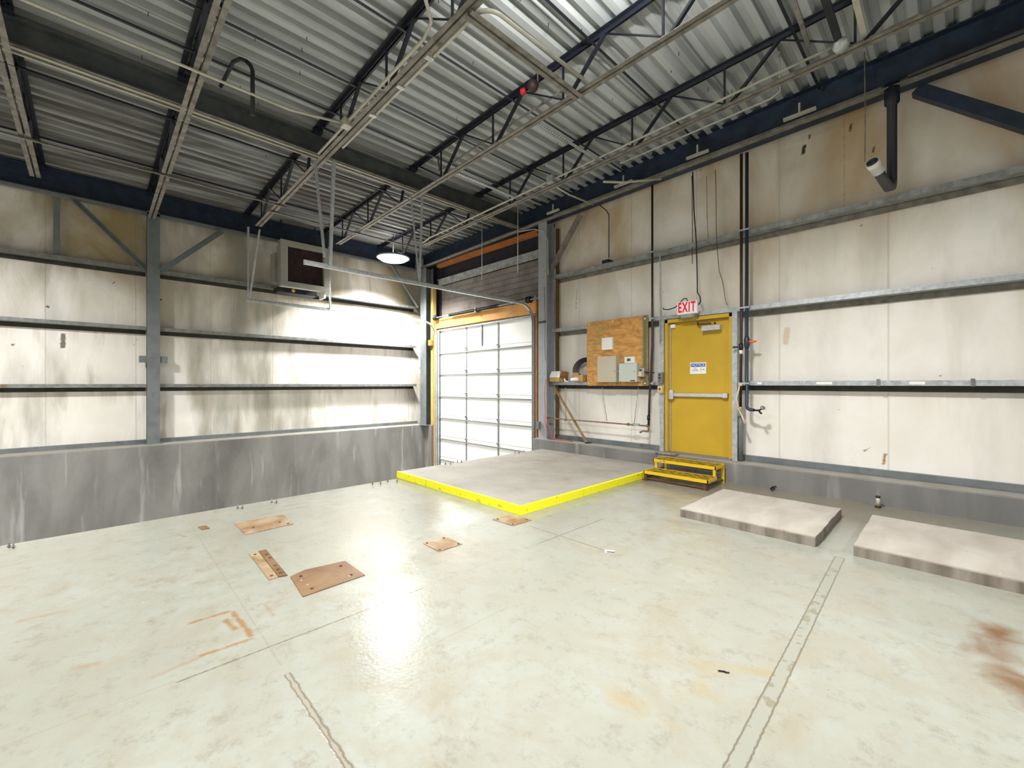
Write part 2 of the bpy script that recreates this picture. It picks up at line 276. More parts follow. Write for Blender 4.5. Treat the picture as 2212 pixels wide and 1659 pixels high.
# ------------------------------------------------------------------ geometry helper
class MB:
    def __init__(s): s.bm = bmesh.new()
    def face(s, pts): s.bm.faces.new([s.bm.verts.new(p) for p in pts]); return s
    def box(s, x0, x1, y0, y1, z0, z1):
        v = [s.bm.verts.new((x, y, z)) for x in (x0, x1) for y in (y0, y1) for z in (z0, z1)]
        for q in ((0,1,3,2), (4,6,7,5), (0,4,5,1), (2,3,7,6), (0,2,6,4), (1,5,7,3)): s.bm.faces.new([v[i] for i in q])
        return s
    def prism(s, poly, p0, p1, up=(0, 0, 1)):
        """polygon (a, b) swept from p0 to p1: a runs sideways, b runs along up"""
        p0, p1, up = Vector(p0), Vector(p1), Vector(up); d = (p1-p0).normalized()
        if abs(d.dot(up)) > 0.999: up = Vector((0, 1, 0)) if abs(d.y) < 0.9 else Vector((1, 0, 0))
        side = d.cross(up).normalized(); u = side.cross(d).normalized()
        A = [s.bm.verts.new(p0 + side*a + u*b) for a, b in poly]; B = [s.bm.verts.new(p1 + side*a + u*b) for a, b in poly]
        k = len(poly)
        for i in range(k): s.bm.faces.new((A[i], A[(i+1) % k], B[(i+1) % k], B[i]))
        s.bm.faces.new(A[::-1]); s.bm.faces.new(B); return s
    def bar(s, p0, p1, w_, h_, up=(0, 0, 1)):
        return s.prism([(-w_/2, -h_/2), (w_/2, -h_/2), (w_/2, h_/2), (-w_/2, h_/2)], p0, p1, up)
    def tube(s, pts, r, n=10, cap=True):
        pts = [Vector(p) for p in pts]; rs = r if isinstance(r, (list, tuple)) else [r]*len(pts)
        rings = []; prev = None
        for i, p in enumerate(pts):
            d = ((pts[min(i+1, len(pts)-1)] - p).normalized() + (p - pts[max(i-1, 0)]).normalized())
            if d.length < 1e-6: d = Vector((0, 0, 1))
            d.normalize()
            if prev is None: a = d.orthogonal().normalized()
            else:
                a = prev - d*prev.dot(d)
                a = a.normalized() if a.length > 1e-6 else d.orthogonal().normalized()
            prev = a; b = d.cross(a)
            rings.append([s.bm.verts.new(p + (a*math.cos(t)+b*math.sin(t))*rs[i]) for t in [2*math.pi*k/n for k in range(n)]])
        for A, B in zip(rings, rings[1:]):
            for k in range(n):
                f = s.bm.faces.new((A[k], A[(k+1) % n], B[(k+1) % n], B[k])); f.smooth = True
        if cap: s.bm.faces.new(rings[0][::-1]); s.bm.faces.new(rings[-1])
        return s
    def lathe(s, prof, c, axis=(0, 0, 1), n=24):
        """profile (radius, distance along axis) about axis through c"""
        ax = Vector(axis).normalized(); c = Vector(c); a = ax.orthogonal().normalized(); b = ax.cross(a); rings = []
        for r, h in prof:
            rings.append([s.bm.verts.new(c + ax*h + (a*math.cos(t)+b*math.sin(t))*max(r, 1e-4)) for t in [2*math.pi*k/n for k in range(n)]])
        for A, B in zip(rings, rings[1:]):
            for k in range(n):
                f = s.bm.faces.new((A[k], A[(k+1) % n], B[(k+1) % n], B[k])); f.smooth = True
        s.bm.faces.new(rings[0][::-1]); s.bm.faces.new(rings[-1]); return s
    def build(s, name, mat, parent=None, bevel=0.0):
        bmesh.ops.recalc_face_normals(s.bm, faces=s.bm.faces)
        me = bpy.data.meshes.new(name); s.bm.to_mesh(me); s.bm.free()
        me.materials.append(M[mat] if isinstance(mat, str) else mat)
        o = bpy.data.objects.new(name, me); COL.objects.link(o)
        if parent is not None:
            o.parent = parent; o.matrix_parent_inverse = Matrix.Translation(-Vector(parent.location)) if parent.type == 'EMPTY' and parent.parent is None else Matrix()
        if bevel:
            m = o.modifiers.new('bevel', 'BEVEL'); m.width = bevel; m.segments = 2; m.limit_method = 'ANGLE'
        return o
def tag(o, label, cat, group=None):
    o['label'] = label; o['category'] = cat
    if group: o['group'] = group
    return o
def thing(name, label, cat, loc=(0, 0, 0), group=None):
    o = bpy.data.objects.new(name, None); COL.objects.link(o); o.location = loc; o.empty_display_size = 0.1
    return tag(o, label, cat, group)
def struct(o): o['kind'] = 'structure'; return o
def arc(c, r, a0, a1, u, v, n=8):
    c, u, v = Vector(c), Vector(u), Vector(v)
    return [c + u*(r*math.cos(math.radians(a0+(a1-a0)*i/n))) + v*(r*math.sin(math.radians(a0+(a1-a0)*i/n))) for i in range(n+1)]
def text(name, body, size, loc, rot, mat, parent, ext=0.003, align='CENTER', sx=1.0):
    cu = bpy.data.curves.new(name, 'FONT'); cu.body = body; cu.size = size; cu.extrude = ext; cu.align_x = align; cu.align_y = 'CENTER'
    cu.space_line = 0.85; cu.space_character = 1.22 if body == 'EXIT' else 1.0; cu.offset = size*0.028 if body == 'EXIT' else 0.0
    t = bpy.data.objects.new(name, cu); COL.objects.link(t)
    me = bpy.data.meshes.new_from_object(t); bpy.data.objects.remove(t); me.name = name
    me.transform(Matrix.Translation(Vector(loc)) @ rot.to_4x4() @ Matrix.Diagonal((sx, 1, 1, 1)))
    me.materials.append(M[mat]); o = bpy.data.objects.new(name, me); COL.objects.link(o); o.parent = parent
    if parent.type == 'EMPTY': o.matrix_parent_inverse = Matrix.Translation(-Vector(parent.location))
    return o
FACE_ROOM = Matrix.Rotation(math.pi/2, 3, 'X')      # text on the right wall, read from the room

# ------------------------------------------------------------------ the setting
X1 = 6.5; Y0 = -6.0
b = MB(); b.box(EDGE, X1, Y0, 7.5, PIT, 0.0); struct(b.build('floor', 'floor'))
b = MB(); b.box(-11.8, EDGE, Y0, 9.0, PIT-0.2, PIT); o = struct(b.build('trim_4', 'conc_top')); o['label'] = 'low concrete floor of the truck bay beyond the floor edge'
# roof deck: ribs run along y
b = MB(); prof = []; x = -11.75; P = 0.2032
while x < X1+0.3:
    for dx, dz in ((0, 0), (0.080, 0), (0.108, 0.070), (0.175, 0.070)): prof.append((x+dx, rz(x+dx, DECK)+dz))
    x += P
ya, yb = Y0-0.1, 7.62
lo = [(b.bm.verts.new((p[0], ya, p[1])), b.bm.verts.new((p[0], yb, p[1]))) for p in prof]
hi = [(b.bm.verts.new((p[0], ya, rz(p[0], DECK)+0.16)), b.bm.verts.new((p[0], yb, rz(p[0], DECK)+0.16))) for p in prof]
for i in range(len(prof)-1):
    b.bm.faces.new((lo[i][0], lo[i+1][0], lo[i+1][1], lo[i][1])); b.bm.faces.new((hi[i][0], hi[i][1], hi[i+1][1], hi[i+1][0]))
    for k in (0, 1): b.bm.faces.new((lo[i][k], hi[i][k], hi[i+1][k], lo[i+1][k]))
for i in (0, -1): b.bm.faces.new((lo[i][0], lo[i][1], hi[i][1], hi[i][0]))
ceil = struct(b.build('ceiling', 'deck'))
for k in range(90):      # screw tips poking through the deck
    X = random.uniform(-8.5, 0.8); Y = random.uniform(0.4, 6.6); i = int((X+11.75)/P); X = -11.75+i*P+0.04
    q = MB(); q.tube([(X, Y, rz(X, DECK)+0.01), (X, Y, rz(X, DECK)-random.uniform(0.03, 0.06))], 0.004, 5); q.build('screw_tip', 'black_steel', ceil)
# walls
wl = bpy.data.objects.new('wall_left', None); COL.objects.link(wl); struct(wl)
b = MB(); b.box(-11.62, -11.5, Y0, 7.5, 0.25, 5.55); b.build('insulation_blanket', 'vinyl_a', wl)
b = MB(); b.box(-11.8, -11.0, Y0, 7.12, PIT, 0.29); b.box(-11.2, -10.64, 7.06, 7.4, PIT, 0.29); b.build('concrete_base', 'conc_wall', wl, 0.01)
b = MB(); b.box(-11.44, -11.02, Y0, 7.06, 0.2895, 0.2935); b.build('wall_top', 'conc_top', wl)
b = MB(); b.box(-11.5, -11.44, Y0, 7.1, 0.29, 0.375); b.build('base_flashing', 'grey_steel', wl)
wr = bpy.data.objects.new('wall_right', None); COL.objects.link(wr); struct(wr)
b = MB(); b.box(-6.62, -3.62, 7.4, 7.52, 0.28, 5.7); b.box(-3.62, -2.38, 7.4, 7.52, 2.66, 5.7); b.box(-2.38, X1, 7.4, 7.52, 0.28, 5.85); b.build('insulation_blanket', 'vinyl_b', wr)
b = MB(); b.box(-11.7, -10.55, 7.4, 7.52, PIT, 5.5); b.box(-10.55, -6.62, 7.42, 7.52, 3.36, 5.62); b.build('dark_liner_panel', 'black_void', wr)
b = MB(); b.box(-6.50, X1, 6.97, 7.5, -0.3, 0.30); b.box(-6.50, EDGE, 6.97, 7.5, PIT, -0.3); b.build('concrete_kerb', 'kerb', wr, 0.012)
b = MB(); b.box(-6.49, X1, 6.985, 7.34, 0.2995, 0.3035); b.build('kerb_top', 'conc_top', wr)
b = MB(); b.box(-6.18, -3.66, 7.34, 7.4, 0.30, 0.385); b.box(-2.36, X1, 7.34, 7.4, 0.30, 0.385); b.box(-6.18, -3.66, 7.27, 7.34, 0.30, 0.306); b.box(-2.36, X1, 7.27, 7.34, 0.30, 0.306); b.build('base_flashing', 'grey_steel', wr)
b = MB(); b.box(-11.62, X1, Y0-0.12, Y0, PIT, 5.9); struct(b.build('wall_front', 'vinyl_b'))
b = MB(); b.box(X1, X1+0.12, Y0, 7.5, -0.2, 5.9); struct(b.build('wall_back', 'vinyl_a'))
# narrow leaning metal cover above the right kerb is part of the wall flashing; grey sheet over the garage door
b = MB()
zs = [3.40 + 0.14*i for i in range(8)]
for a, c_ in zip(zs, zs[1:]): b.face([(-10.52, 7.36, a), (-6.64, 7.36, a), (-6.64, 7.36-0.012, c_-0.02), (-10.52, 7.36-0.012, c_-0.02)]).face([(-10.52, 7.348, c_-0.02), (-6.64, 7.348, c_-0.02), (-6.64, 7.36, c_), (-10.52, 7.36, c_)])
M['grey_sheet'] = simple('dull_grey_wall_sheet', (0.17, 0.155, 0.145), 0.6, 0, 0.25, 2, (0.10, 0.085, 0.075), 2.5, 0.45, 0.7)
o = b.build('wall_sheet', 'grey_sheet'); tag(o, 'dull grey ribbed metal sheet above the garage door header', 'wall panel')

# ------------------------------------------------------------------ wall rails (girts)
def zgirt(p0, p1, depth, inward, mat, name, label, group, parts=None):
    """Z rail: upright inner lip, flat web, outer lip hanging down"""
    t = 0.006; L = 0.066; s = inward
    poly = [(0, 0), (0, L), (s*t, L), (s*t, t), (s*depth, t), (s*depth, 0)]
    b = MB(); b.prism(poly, p0, p1); o = b.build(name, mat)
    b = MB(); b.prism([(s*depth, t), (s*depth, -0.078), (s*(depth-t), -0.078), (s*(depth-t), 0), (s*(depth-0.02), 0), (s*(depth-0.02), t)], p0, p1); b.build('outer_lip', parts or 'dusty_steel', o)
    return tag(o, label, 'wall rail', group)
GB = [1.478, 2.632, 3.80]; GA = [1.432, 2.585, 3.76]
lab_r = ['lowest', 'second', 'top']
for i, z in enumerate(GB):
    segs = [(-6.16, -3.66), (-2.36, X1)] if i < 1 else ([(-6.16, X1)])
    for j, (a, c_) in enumerate(segs):
        if i == 0: lb = ('galvanised wall rail between the grey column and the yellow door, boxes standing on it', 'galvanised wall rail with paper labels, right of the yellow door at its middle height')[j]
        else: lb = {1: 'galvanised wall rail running right just above the yellow door', 2: 'highest galvanised wall rail on the right wall, under the roof beam'}[i]
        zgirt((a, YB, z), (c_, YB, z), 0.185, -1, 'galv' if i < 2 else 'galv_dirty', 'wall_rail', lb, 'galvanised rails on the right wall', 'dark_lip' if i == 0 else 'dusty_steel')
for i, z in enumerate(GA):
    for j, (a, c_) in enumerate([(Y0+0.05, 0.77), (0.98, 6.98)]):
        lb = '%s grey wall rail on the left wall, %s the middle column' % (('lowest', 'middle', 'highest')[i], ('left of', 'between the corner and')[j])
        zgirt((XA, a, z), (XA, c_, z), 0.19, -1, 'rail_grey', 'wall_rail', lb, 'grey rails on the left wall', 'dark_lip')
# ------------------------------------------------------------------ columns, beams, braces
def ipoly(w_, h_, tf=0.014, tw=0.010):
    a, c_ = w_/2, h_/2
    return [(-a, -c_), (a, -c_), (a, -c_+tf), (tw/2, -c_+tf), (tw/2, c_-tf), (a, c_-tf), (a, c_), (-a, c_), (-a, c_-tf), (-tw/2, c_-tf), (-tw/2, -c_+tf), (-a, -c_+tf)]
def column(x, y, z0, z1, w_, h_, mat, label, facing):
    t = thing('steel_column', label, 'column', (x, y, z0))
    up = (1, 0, 0) if facing == 'x' else (0, 1, 0)
    b = MB(); b.prism(ipoly(w_, h_), (x, y, z0+0.02), (x, y, z1), up); b.build('shaft', mat, t)
    b = MB(); b.box(x-0.16, x+0.16, y-0.14, y+0.14, z0, z0+0.02); b.build('base_plate', mat, t)
    return t
ca = column(-11.30, 0.875, 0.29, 4.95, 0.20, 0.20, 'grey_steel', 'grey steel column in the middle of the left wall with two diagonal braces', 'x')
b = MB(); b.box(-11.36, -11.24, 0.66, 0.78, 1.93, 2.06); b.build('angle_bracket', 'grey_steel', ca); b = MB(); b.box(-11.36, -11.24, 0.97, 1.10, 1.93, 2.06); b.build('angle_bracket', 'grey_steel', ca)
cc = thing('steel_column', 'dark grey steel column in the far corner, left of the garage door', 'column', (-10.9, 7.05, 0.29))
b = MB(); b.prism(ipoly(0.30, 0.25), (-10.90, 7.08, 0.31), (-10.90, 7.08, 4.90), (0, 1, 0)); b.build('shaft', 'grey_steel', cc)
b = MB(); b.box(-11.06, -10.74, 6.92, 7.11, 0.29, 0.31); b.build('base_plate', 'grey_steel', cc)
b = MB(); b.box(-11.10, -11.05, 6.90, 7.0, 1.98, 2.14); b.tube([(-11.07, 6.95, 1.98), (-11.07, 6.95, 1.86), (-11.03, 6.95, 1.8)], 0.012, 8); b.build('junction_box', 'sage', cc)
cb = column(-6.27, 7.14, 0.30, 5.02, 0.24, 0.25, 'light_steel', 'grey steel column between the garage door and the plywood panel', 'y')
b = MB(); b.box(-6.40, -6.32, 6.95, 7.01, 0.52, 0.68); b.build('switch_box', 'grey_steel', cb)
b = MB(); b.box(-6.38, -6.16, 6.99, 7.01, 2.83, 2.86); b.build('strap', 'brown_pipe', cb)
column(1.25, 7.14, 0.30, 5.1, 0.24, 0.25, 'grey_steel', 'grey steel column on the right wall past the right picture edge', 'y')
def beam(name, label, p0, p1, w_, h_, mat, cat='beam', tf=0.016):
    b = MB(); b.prism(ipoly(w_, h_, tf), p0, p1); return tag(b.build(name, mat), label, cat)
beam('roof_beam', 'dark steel roof beam along the top of the left wall', (-11.32, Y0, 5.135), (-11.32, 6.95, 5.135), 0.22, 0.40, 'blue_steel')
bx0, bx1 = -11.2, X1
beam('roof_beam', 'deep dark blue steel beam along the top of the right wall', (bx0, 7.16, 5.20), (bx1, 7.16, 5.20+0.016*(bx1-bx0)), 0.20, 0.46, 'blue_steel')
gdr = beam('roof_girder', 'dark grey girder carrying the roof joists, running from the front left toward the garage door', (-7.03, Y0, 5.245), (-7.03, 7.04, 5.245), 0.17, 0.29, 'girder_steel')
b = MB(); b.box(-7.115, -6.945, Y0, 7.04, 5.094, 5.1); b.build('bottom_flange', 'dusty_steel', gdr)
# pale lower lip of the two wall beams, carried by them as a ledger angle
b = MB(); b.prism([(0, 0), (0.11, 0), (0.11, 0.008), (0.008, 0.008), (0.008, 0.08), (0, 0.08)], (bx0, 7.04, 4.935), (bx1, 7.04, 4.935+0.016*(bx1-bx0))); tag(b.build('ledger_angle', 'dusty_steel'), 'dusty grey angle under the beam at the top of the right wall', 'steel angle')
b = MB(); b.prism([(0, 0), (-0.10, 0), (-0.10, 0.008), (-0.008, 0.008), (-0.008, 0.05), (0, 0.05)], (-11.2, Y0, 4.875), (-11.2, 6.9, 4.875)); tag(b.build('ledger_angle', 'grey_steel'), 'grey angle under the beam at the top of the left wall', 'steel angle')
def brace(p0, p1, mat, label, nm='knee_brace', w_=0.095, up=(0, 1, 0)):
    t = 0.008; b = MB(); b.prism([(-w_/2, 0), (w_/2, 0), (w_/2, t), (-w_/2+t, t), (-w_/2+t, w_), (-w_/2, w_)], p0, p1, up)
    return tag(b.build(nm, mat), label, 'brace')
brace((-11.27, 0.76, 3.80), (-11.27, -0.25, 4.88), 'grey_steel', 'diagonal brace rising left from the middle column of the left wall', up=(1, 0, 0))
brace((-11.27, 1.00, 3.80), (-11.27, 2.06, 4.88), 'grey_steel', 'diagonal brace rising right from the middle column of the left wall', up=(1, 0, 0))
brace((-11.22, 6.98, 3.80), (-11.22, 6.12, 4.88), 'grey_steel', 'diagonal brace rising left from the far corner column', up=(1, 0, 0))
brace((-6.13, 7.12, 4.0), (-5.36, 7.12, 4.96), 'dusty_steel', 'diagonal brace rising right from the column beside the garage door', w_=0.085)
brace((-0.33, 7.10, 5.06), (1.12, 7.10, 3.72), 'blue_steel', 'dark diagonal brace falling right, right of the thick black pipe', w_=0.13)
b = MB(); b.box(-11.42, -11.34, -0.51, -0.43, 3.83, 4.9); tag(b.build('hanger_post', 'grey_steel'), 'short grey post above the top rail at the left end of the left wall', 'post')

# ------------------------------------------------------------------ roof joists
def chord(x0, x1, y, z0, mat, name, parent, gap=0.022, leg=0.05, flip=False):
    b = MB(); t = 0.006; k = -1 if flip else 1
    for s in (-1, 1):
        g = s*gap/2
        b.prism([(g, 0), (g+s*leg, 0), (g+s*leg, k*t), (g+s*t, k*t), (g+s*t, k*leg), (g, k*leg)], (x0, y, rz(x0, z0)), (x1, y, rz(x1, z0)))
    return b.build(name, mat, parent)
def joist(y, x0, x1, bx0_, bx1_, nodes, label, ends=None):
    t = thing('roof_joist', label, 'roof joist', (x0, y, rz(x0, TC)), 'open web roof joists')
    chord(x0, x1, y, TC+0.012, 'black_steel', 'top_chord', t, leg=0.055, flip=True)
    chord(bx0_, bx1_, y, BC, 'dusty_steel', 'bottom_chord', t)
    for kind, xa, xb in nodes:
        if xa < x0-0.01 or xb < x0-0.01 or xa > x1 or xb > x1: continue
        b = MB()
        if kind == 'v': b.bar((xa, y, rz(xa, BC)+0.02), (xa, y, rz(xa, TC)-0.02), 0.022, 0.022); nm = 'web_post'
        elif kind == 'd': b.bar((xa, y, rz(xa, TC)-0.03), (xb, y, rz(xb, BC)+0.03), 0.042, 0.03); nm = 'web_diagonal'
        else: b.tube([(xa, y, rz(xa, TC)-0.03), (xb, y, rz(xb, BC)+0.03)], 0.011, 8); nm = 'web_rod'
        b.build(nm, 'black_steel', t)
    for xs in ends or ():
        b = MB(); b.box(xs-0.09, xs+0.09, y-0.06, y+0.06, rz(xs, TC)-0.055, rz(xs, TC)-0.005); b.build('bearing_seat', 'black_steel', t)
    return t
JY = [-0.66, 0.84, 2.50, 4.19, 5.76]
def right_nodes(off=0.0):
    L = [('d', -6.72, -5.96+off)]; xb = -5.96+off
    while xb < 5.5:
        L += [('v', xb-0.06, xb-0.06), ('d', xb+0.55, xb+0.02), ('r', xb+0.55, xb+1.29)]; xb += 1.31
    return L
left_nodes = [('r', -11.0, -9.95), ('v', -10.0, -10.0), ('d', -9.40, -9.93), ('r', -9.40, -8.67), ('v', -8.70, -8.70), ('d', -8.03, -8.63), ('r', -8.03, -7.36), ('d', -7.16, -7.33)]
ordn = ['nearest the left picture edge', 'meeting the middle column of the left wall', 'with pale conduits along it', 'second from the right wall', 'nearest the right wall']
for i, y in enumerate(JY + [-2.3, -3.9, -5.4]):
    where = ordn[i] if i < 5 else '%s row behind the camera' % ('first', 'second', 'third')[i-5]
    bxl = -11.3 if i == 1 else (-10.25 if i != 4 else -9.1)
    if i == 0: bxl = -10.3
    joist(y, -6.93, X1-0.1, -7.0, X1-0.1, right_nodes(-0.0 if i != 4 else 0.04), 'long roof joist right of the girder, '+where, (-6.93,))
    joist(y, -11.28, -7.11, bxl, -7.02, left_nodes, 'short roof joist left of the girder, '+where, (-7.11, -11.2))
# bridging angles across the joists
def ang(name, p0, p1, w_, mat, label, cat, dbl=False):
    b = MB(); t = 0.005
    for s in ((-1, 1) if dbl else (1,)):
        g = s*0.012 if dbl else 0
        b.prism([(g, 0), (g+s*w_, 0), (g+s*w_, t), (g+s*t, t), (g+s*t, w_), (g, w_)], p0, p1)
    return tag(b.build(name, mat), label, cat)
for X, nm in ((-5.5, 'second from the girder'), (-4.29, 'third from the girder'), (-6.23, 'nearest the girder on its right'), (-2.95, 'fourth from the girder'), (-1.3, 'fifth from the girder, near the round box'), (-9.86, 'nearest the left wall'), (-7.95, 'nearest the girder on its left')):
    ang('bridging_angle', (X, Y0, rz(X, TC)-0.075), (X, 7.05, rz(X, TC)-0.075), 0.032, 'black_steel', 'thin black bridging angle under the roof deck, '+nm, 'bridging', )
for X, a, c_, nm in ((-8.81, -6, 2.62, 'ending at the joist with conduits'), (-9.20, 2.45, 5.85, 'between the last three joists toward the lamp')):
    ang('bridging_angle', (X, a, rz(X, BC)-0.036), (X, c_, rz(X, BC)-0.036), 0.034, 'dusty_steel', 'pale grey bridging angle under the left joists, '+nm, 'bridging')
ang('bridging_angle', (-3.15, 2.50, rz(-3.15, BC)-0.055), (-3.15, 4.19, rz(-3.15, BC)-0.055), 0.05, 'dusty_steel', 'double dark grey angle between two joists at the top centre', 'bridging', True)
def perforated(X, y0, y1, label):
    b = MB(); zz = rz(X, BC)+0.05; n = int((y1-y0)/0.05); w_ = 0.05
    b.box(X, X+0.004, y0, y1, zz, zz+0.045)
    b.box(X, X+0.012, y0, y1, zz-0.003, zz); b.box(X+w_-0.012, X+w_, y0, y1, zz-0.003, zz)
    for i in range(n): b.box(X+0.012, X+w_-0.012, y0+i*0.05, y0+i*0.05+0.022, zz-0.003, zz)
    return tag(b.build('slotted_angle', 'galv'), label, 'slotted angle')
perforated(-5.76, 4.19, 5.76, 'slotted steel angle between two joists, nearer the girder'); perforated(-3.94, 4.19, 5.76, 'slotted steel angle between two joists, under the red device')

# ------------------------------------------------------------------ conduits and pipes under the roof
def pipe(name, pts, r, mat, label, cat='pipe', n=10, extra=None):
    b = MB(); b.tube(pts, r, n); o = b.build(name, mat); tag(o, label, cat); return o
def cz(x, d=0.0): return rz(x, BC)+d
c1 = thing('conduit', 'pale conduit run along the joist left of centre, with a junction box', 'conduit', (-5.62, 2.40, cz(-5.62, 0.02)))
b = MB(); b.tube([(-5.74, -4.5, cz(-5.74, -0.03)), (-5.74, 1.75, cz(-5.74, -0.03)), (-5.70, 1.95, cz(-5.7, -0.02)), (-5.62, 2.32, cz(-5.6, 0.0))], 0.016); b.build('tube', 'conduit', c1)
b = MB(); b.tube([(-5.58, 2.405, cz(-5.58, 0.03)), (-3.75, 2.405, cz(-3.75, 0.03)), (-3.55, 2.36, cz(-3.5, 0.05)), (-3.42, 2.2, cz(-3.4, 0.1)), (-3.4, 2.0, cz(-3.4, 0.2))], 0.018); b.build('tube', 'conduit', c1)
b = MB(); b.tube([(-5.66, 2.405, cz(-5.66, 0.02)), (-6.6, 2.405, cz(-6.6, 0.02))], 0.016); b.build('tube', 'conduit', c1)
b = MB(); b.box(-5.69, -5.56, 2.35, 2.46, cz(-5.6, -0.03), cz(-5.6, 0.07)); b.build('junction_box', 'conduit', c1, 0.006)
c2 = thing('conduit', 'pale conduit curving off the joist at the top centre of the picture', 'conduit', (-5.6, 2.60, cz(-5.6, 0.02)))
b = MB(); b.tube([(-6.2, 2.60, cz(-6.2, 0.02)), (-3.35, 2.60, cz(-3.35, 0.02))]+arc((-3.2, 2.78, cz(-3.2, 0.02)), 0.19, -95, 0, (1, 0, 0), (0, 1, 0), 7)+[(-2.99, 4.05, cz(-2.99, 0.03))], 0.020); b.build('tube', 'conduit', c2)
for X in (-3.9, -4.5, -5.2):
    b = MB(); b.box(X-0.03, X+0.03, 2.52, 2.61, cz(X, -0.01), cz(X, 0.03)); b.build('strap', 'galv', c2)
pipe('conduit', [(-7.09, -5, 5.08), (-7.09, 6.9, 5.08)], 0.014, 'conduit', 'thin pale conduit fixed under the left half of the girder', 'conduit')
pipe('conduit', [(-6.99, -5, 5.08), (-6.99, 6.9, 5.08)], 0.014, 'conduit', 'thin pale conduit fixed under the right half of the girder', 'conduit')
c3 = thing('conduit', 'pale conduit along the joist nearest the right wall with two boxes', 'conduit', (-4.85, 5.82, cz(-4.85)))
y3 = 5.665
b = MB(); b.tube([(-9.05, y3+0.05, cz(-9.05, 0.04)), (-8.6, y3, cz(-8.6, 0.07)), (-5.5, y3, cz(-5.5, 0.07)), (-4.95, y3, cz(-4.95, 0.07))], 0.018); b.build('tube', 'conduit', c3)
b = MB(); b.tube([(-4.78, y3, cz(-4.78, 0.07)), (-0.92, y3, cz(-0.92, 0.07))], 0.015); b.build('tube', 'conduit', c3)
b = MB(); b.box(-4.93, -4.80, y3-0.05, y3+0.05, cz(-4.85, 0.02), cz(-4.85, 0.14)); b.build('junction_box', 'galv', c3, 0.004)
b = MB(); b.lathe([(0.0, 0), (0.075, 0), (0.075, 0.05), (0.03, 0.06), (0.0, 0.06)], (-0.85, y3-0.01, cz(-0.85, 0.05)), (0.3, -0.6, -0.75), 8); b.build('round_box', 'galv', c3)
pipe('conduit', [(-4.86, 5.8, cz(-4.86, 0.0)), (-4.9, 6.2, cz(-4.9, 0.0)), (-4.93, 6.98, 5.0)], 0.016, 'conduit', 'pale conduit from the junction box down to the right wall beam', 'conduit')
pipe('gas_pipe', [(-6.3, 4.32, rz(-6.3, DECK)), (-6.25, 4.32, cz(-6, 0.28)), (-6.1, 4.32, cz(-6, 0.28)), (-5.2, 4.31, cz(-5.2, 0.28)), (-3.45, 4.31, cz(-3.45, 0.28))], 0.016, 'dusty_steel', 'thin grey pipe parallel to a joist behind its web', 'pipe')
sd = thing('sounder', 'dark red and black alarm device hanging under the deck at the top centre', 'alarm device', (-3.7, 4.05, cz(-3.7, 0.3)))
b = MB(); b.lathe([(0, 0), (0.06, 0), (0.075, 0.05), (0.06, 0.10), (0, 0.10)], (-3.78, 4.02, cz(-3.7, 0.33)), (0.7, -0.3, -0.3), 16); b.build('body', 'brown_pipe', sd)
b = MB(); b.lathe([(0, 0), (0.035, 0), (0.04, 0.05), (0.02, 0.07), (0, 0.07)], (-3.84, 3.97, cz(-3.7, 0.29)), (-0.7, -0.5, -0.3), 12); b.build('red_cap', 'red', sd)
b = MB(); b.tube([(-3.70, 4.05, rz(-3.7, DECK)), (-3.70, 4.05, cz(-3.7, 0.30))], 0.008, 6); b.build('hanger_rod', 'dusty_steel', sd)
bp = thing('vent_loop', 'black bent pipe looping down under the deck at the upper left', 'pipe', (-6.0, 1.45, 5.2))
b = MB(); b.tube([(-5.9, 1.38, 4.73), (-5.9, 1.38, 5.27), (-5.91, 1.36, 5.33), (-5.93, 1.32, 5.37)], 0.024, 10); b.build('drop_tube', 'black_steel', bp)
b = MB(); b.tube([(-5.93, 1.32, 5.37), (-5.98, 1.27, 5.40), (-6.10, 1.22, 5.40), (-6.7, 1.20, 5.39)], 0.022, 10); b.build('cross_tube', 'black_steel', bp)

# ------------------------------------------------------------------ lamps
def lamp(key, pos, watts, r, label):
    x, y, z = pos; t = thing('high_bay_lamp', label, 'lamp', pos, 'high bay lamps')
    b = MB(); b.lathe([(0.0, 0.10), (0.10, 0.10), (0.12, 0.05), (r*0.97, 0.035), (r, 0.0), (r*0.95, -0.01), (r*0.93, 0.0), (0.0, 0.004)], (x, y, z), n=40); b.build('housing', 'galv_dirty', t)
    n = N('lit_lamp_diffuser'); n.b.inputs['Base Color'].default_value = (1, 1, 1, 1); n.b.inputs['Emission Color'].default_value = (1, 0.97, 0.92, 1); n.b.inputs['Emission Strength'].default_value = 14
    b = MB(); b.lathe([(0.0, -0.085), (r*0.45, -0.078), (r*0.75, -0.055), (r*0.93, 0.0), (0.0, 0.002)], (x, y, z), n=40); b.build('diffuser', n.m, t)
    b = MB(); b.tube([(x, y, z+0.1), (x, y, rz(x, TC))], 0.01, 6); b.build('hanging_cable', 'dusty_steel', t)
    ld = bpy.data.lights.new('lamp_light', 'AREA'); ld.shape = 'DISK'; ld.size = r*1.6; ld.energy = watts; ld.color = (1, 0.985, 0.955); ld.spread = math.radians(134 if key == 'pale' else 158)
    lo_ = bpy.data.objects.new('lamp_light', ld); COL.objects.link(lo_); lo_.parent = t; lo_.location = (0, 0, -0.10)
    ld2 = bpy.data.lights.new('lamp_uplight', 'AREA'); ld2.shape = 'DISK'; ld2.size = r*1.4; ld2.energy = watts*DECK_FILL[key]; ld2.color = (1, 0.975, 0.95)
    lu = bpy.data.objects.new('lamp_uplight', ld2); COL.objects.link(lu); lu.parent = t; lu.location = (0, 0, 0.13); lu.rotation_euler = (math.pi, 0, 0); return t
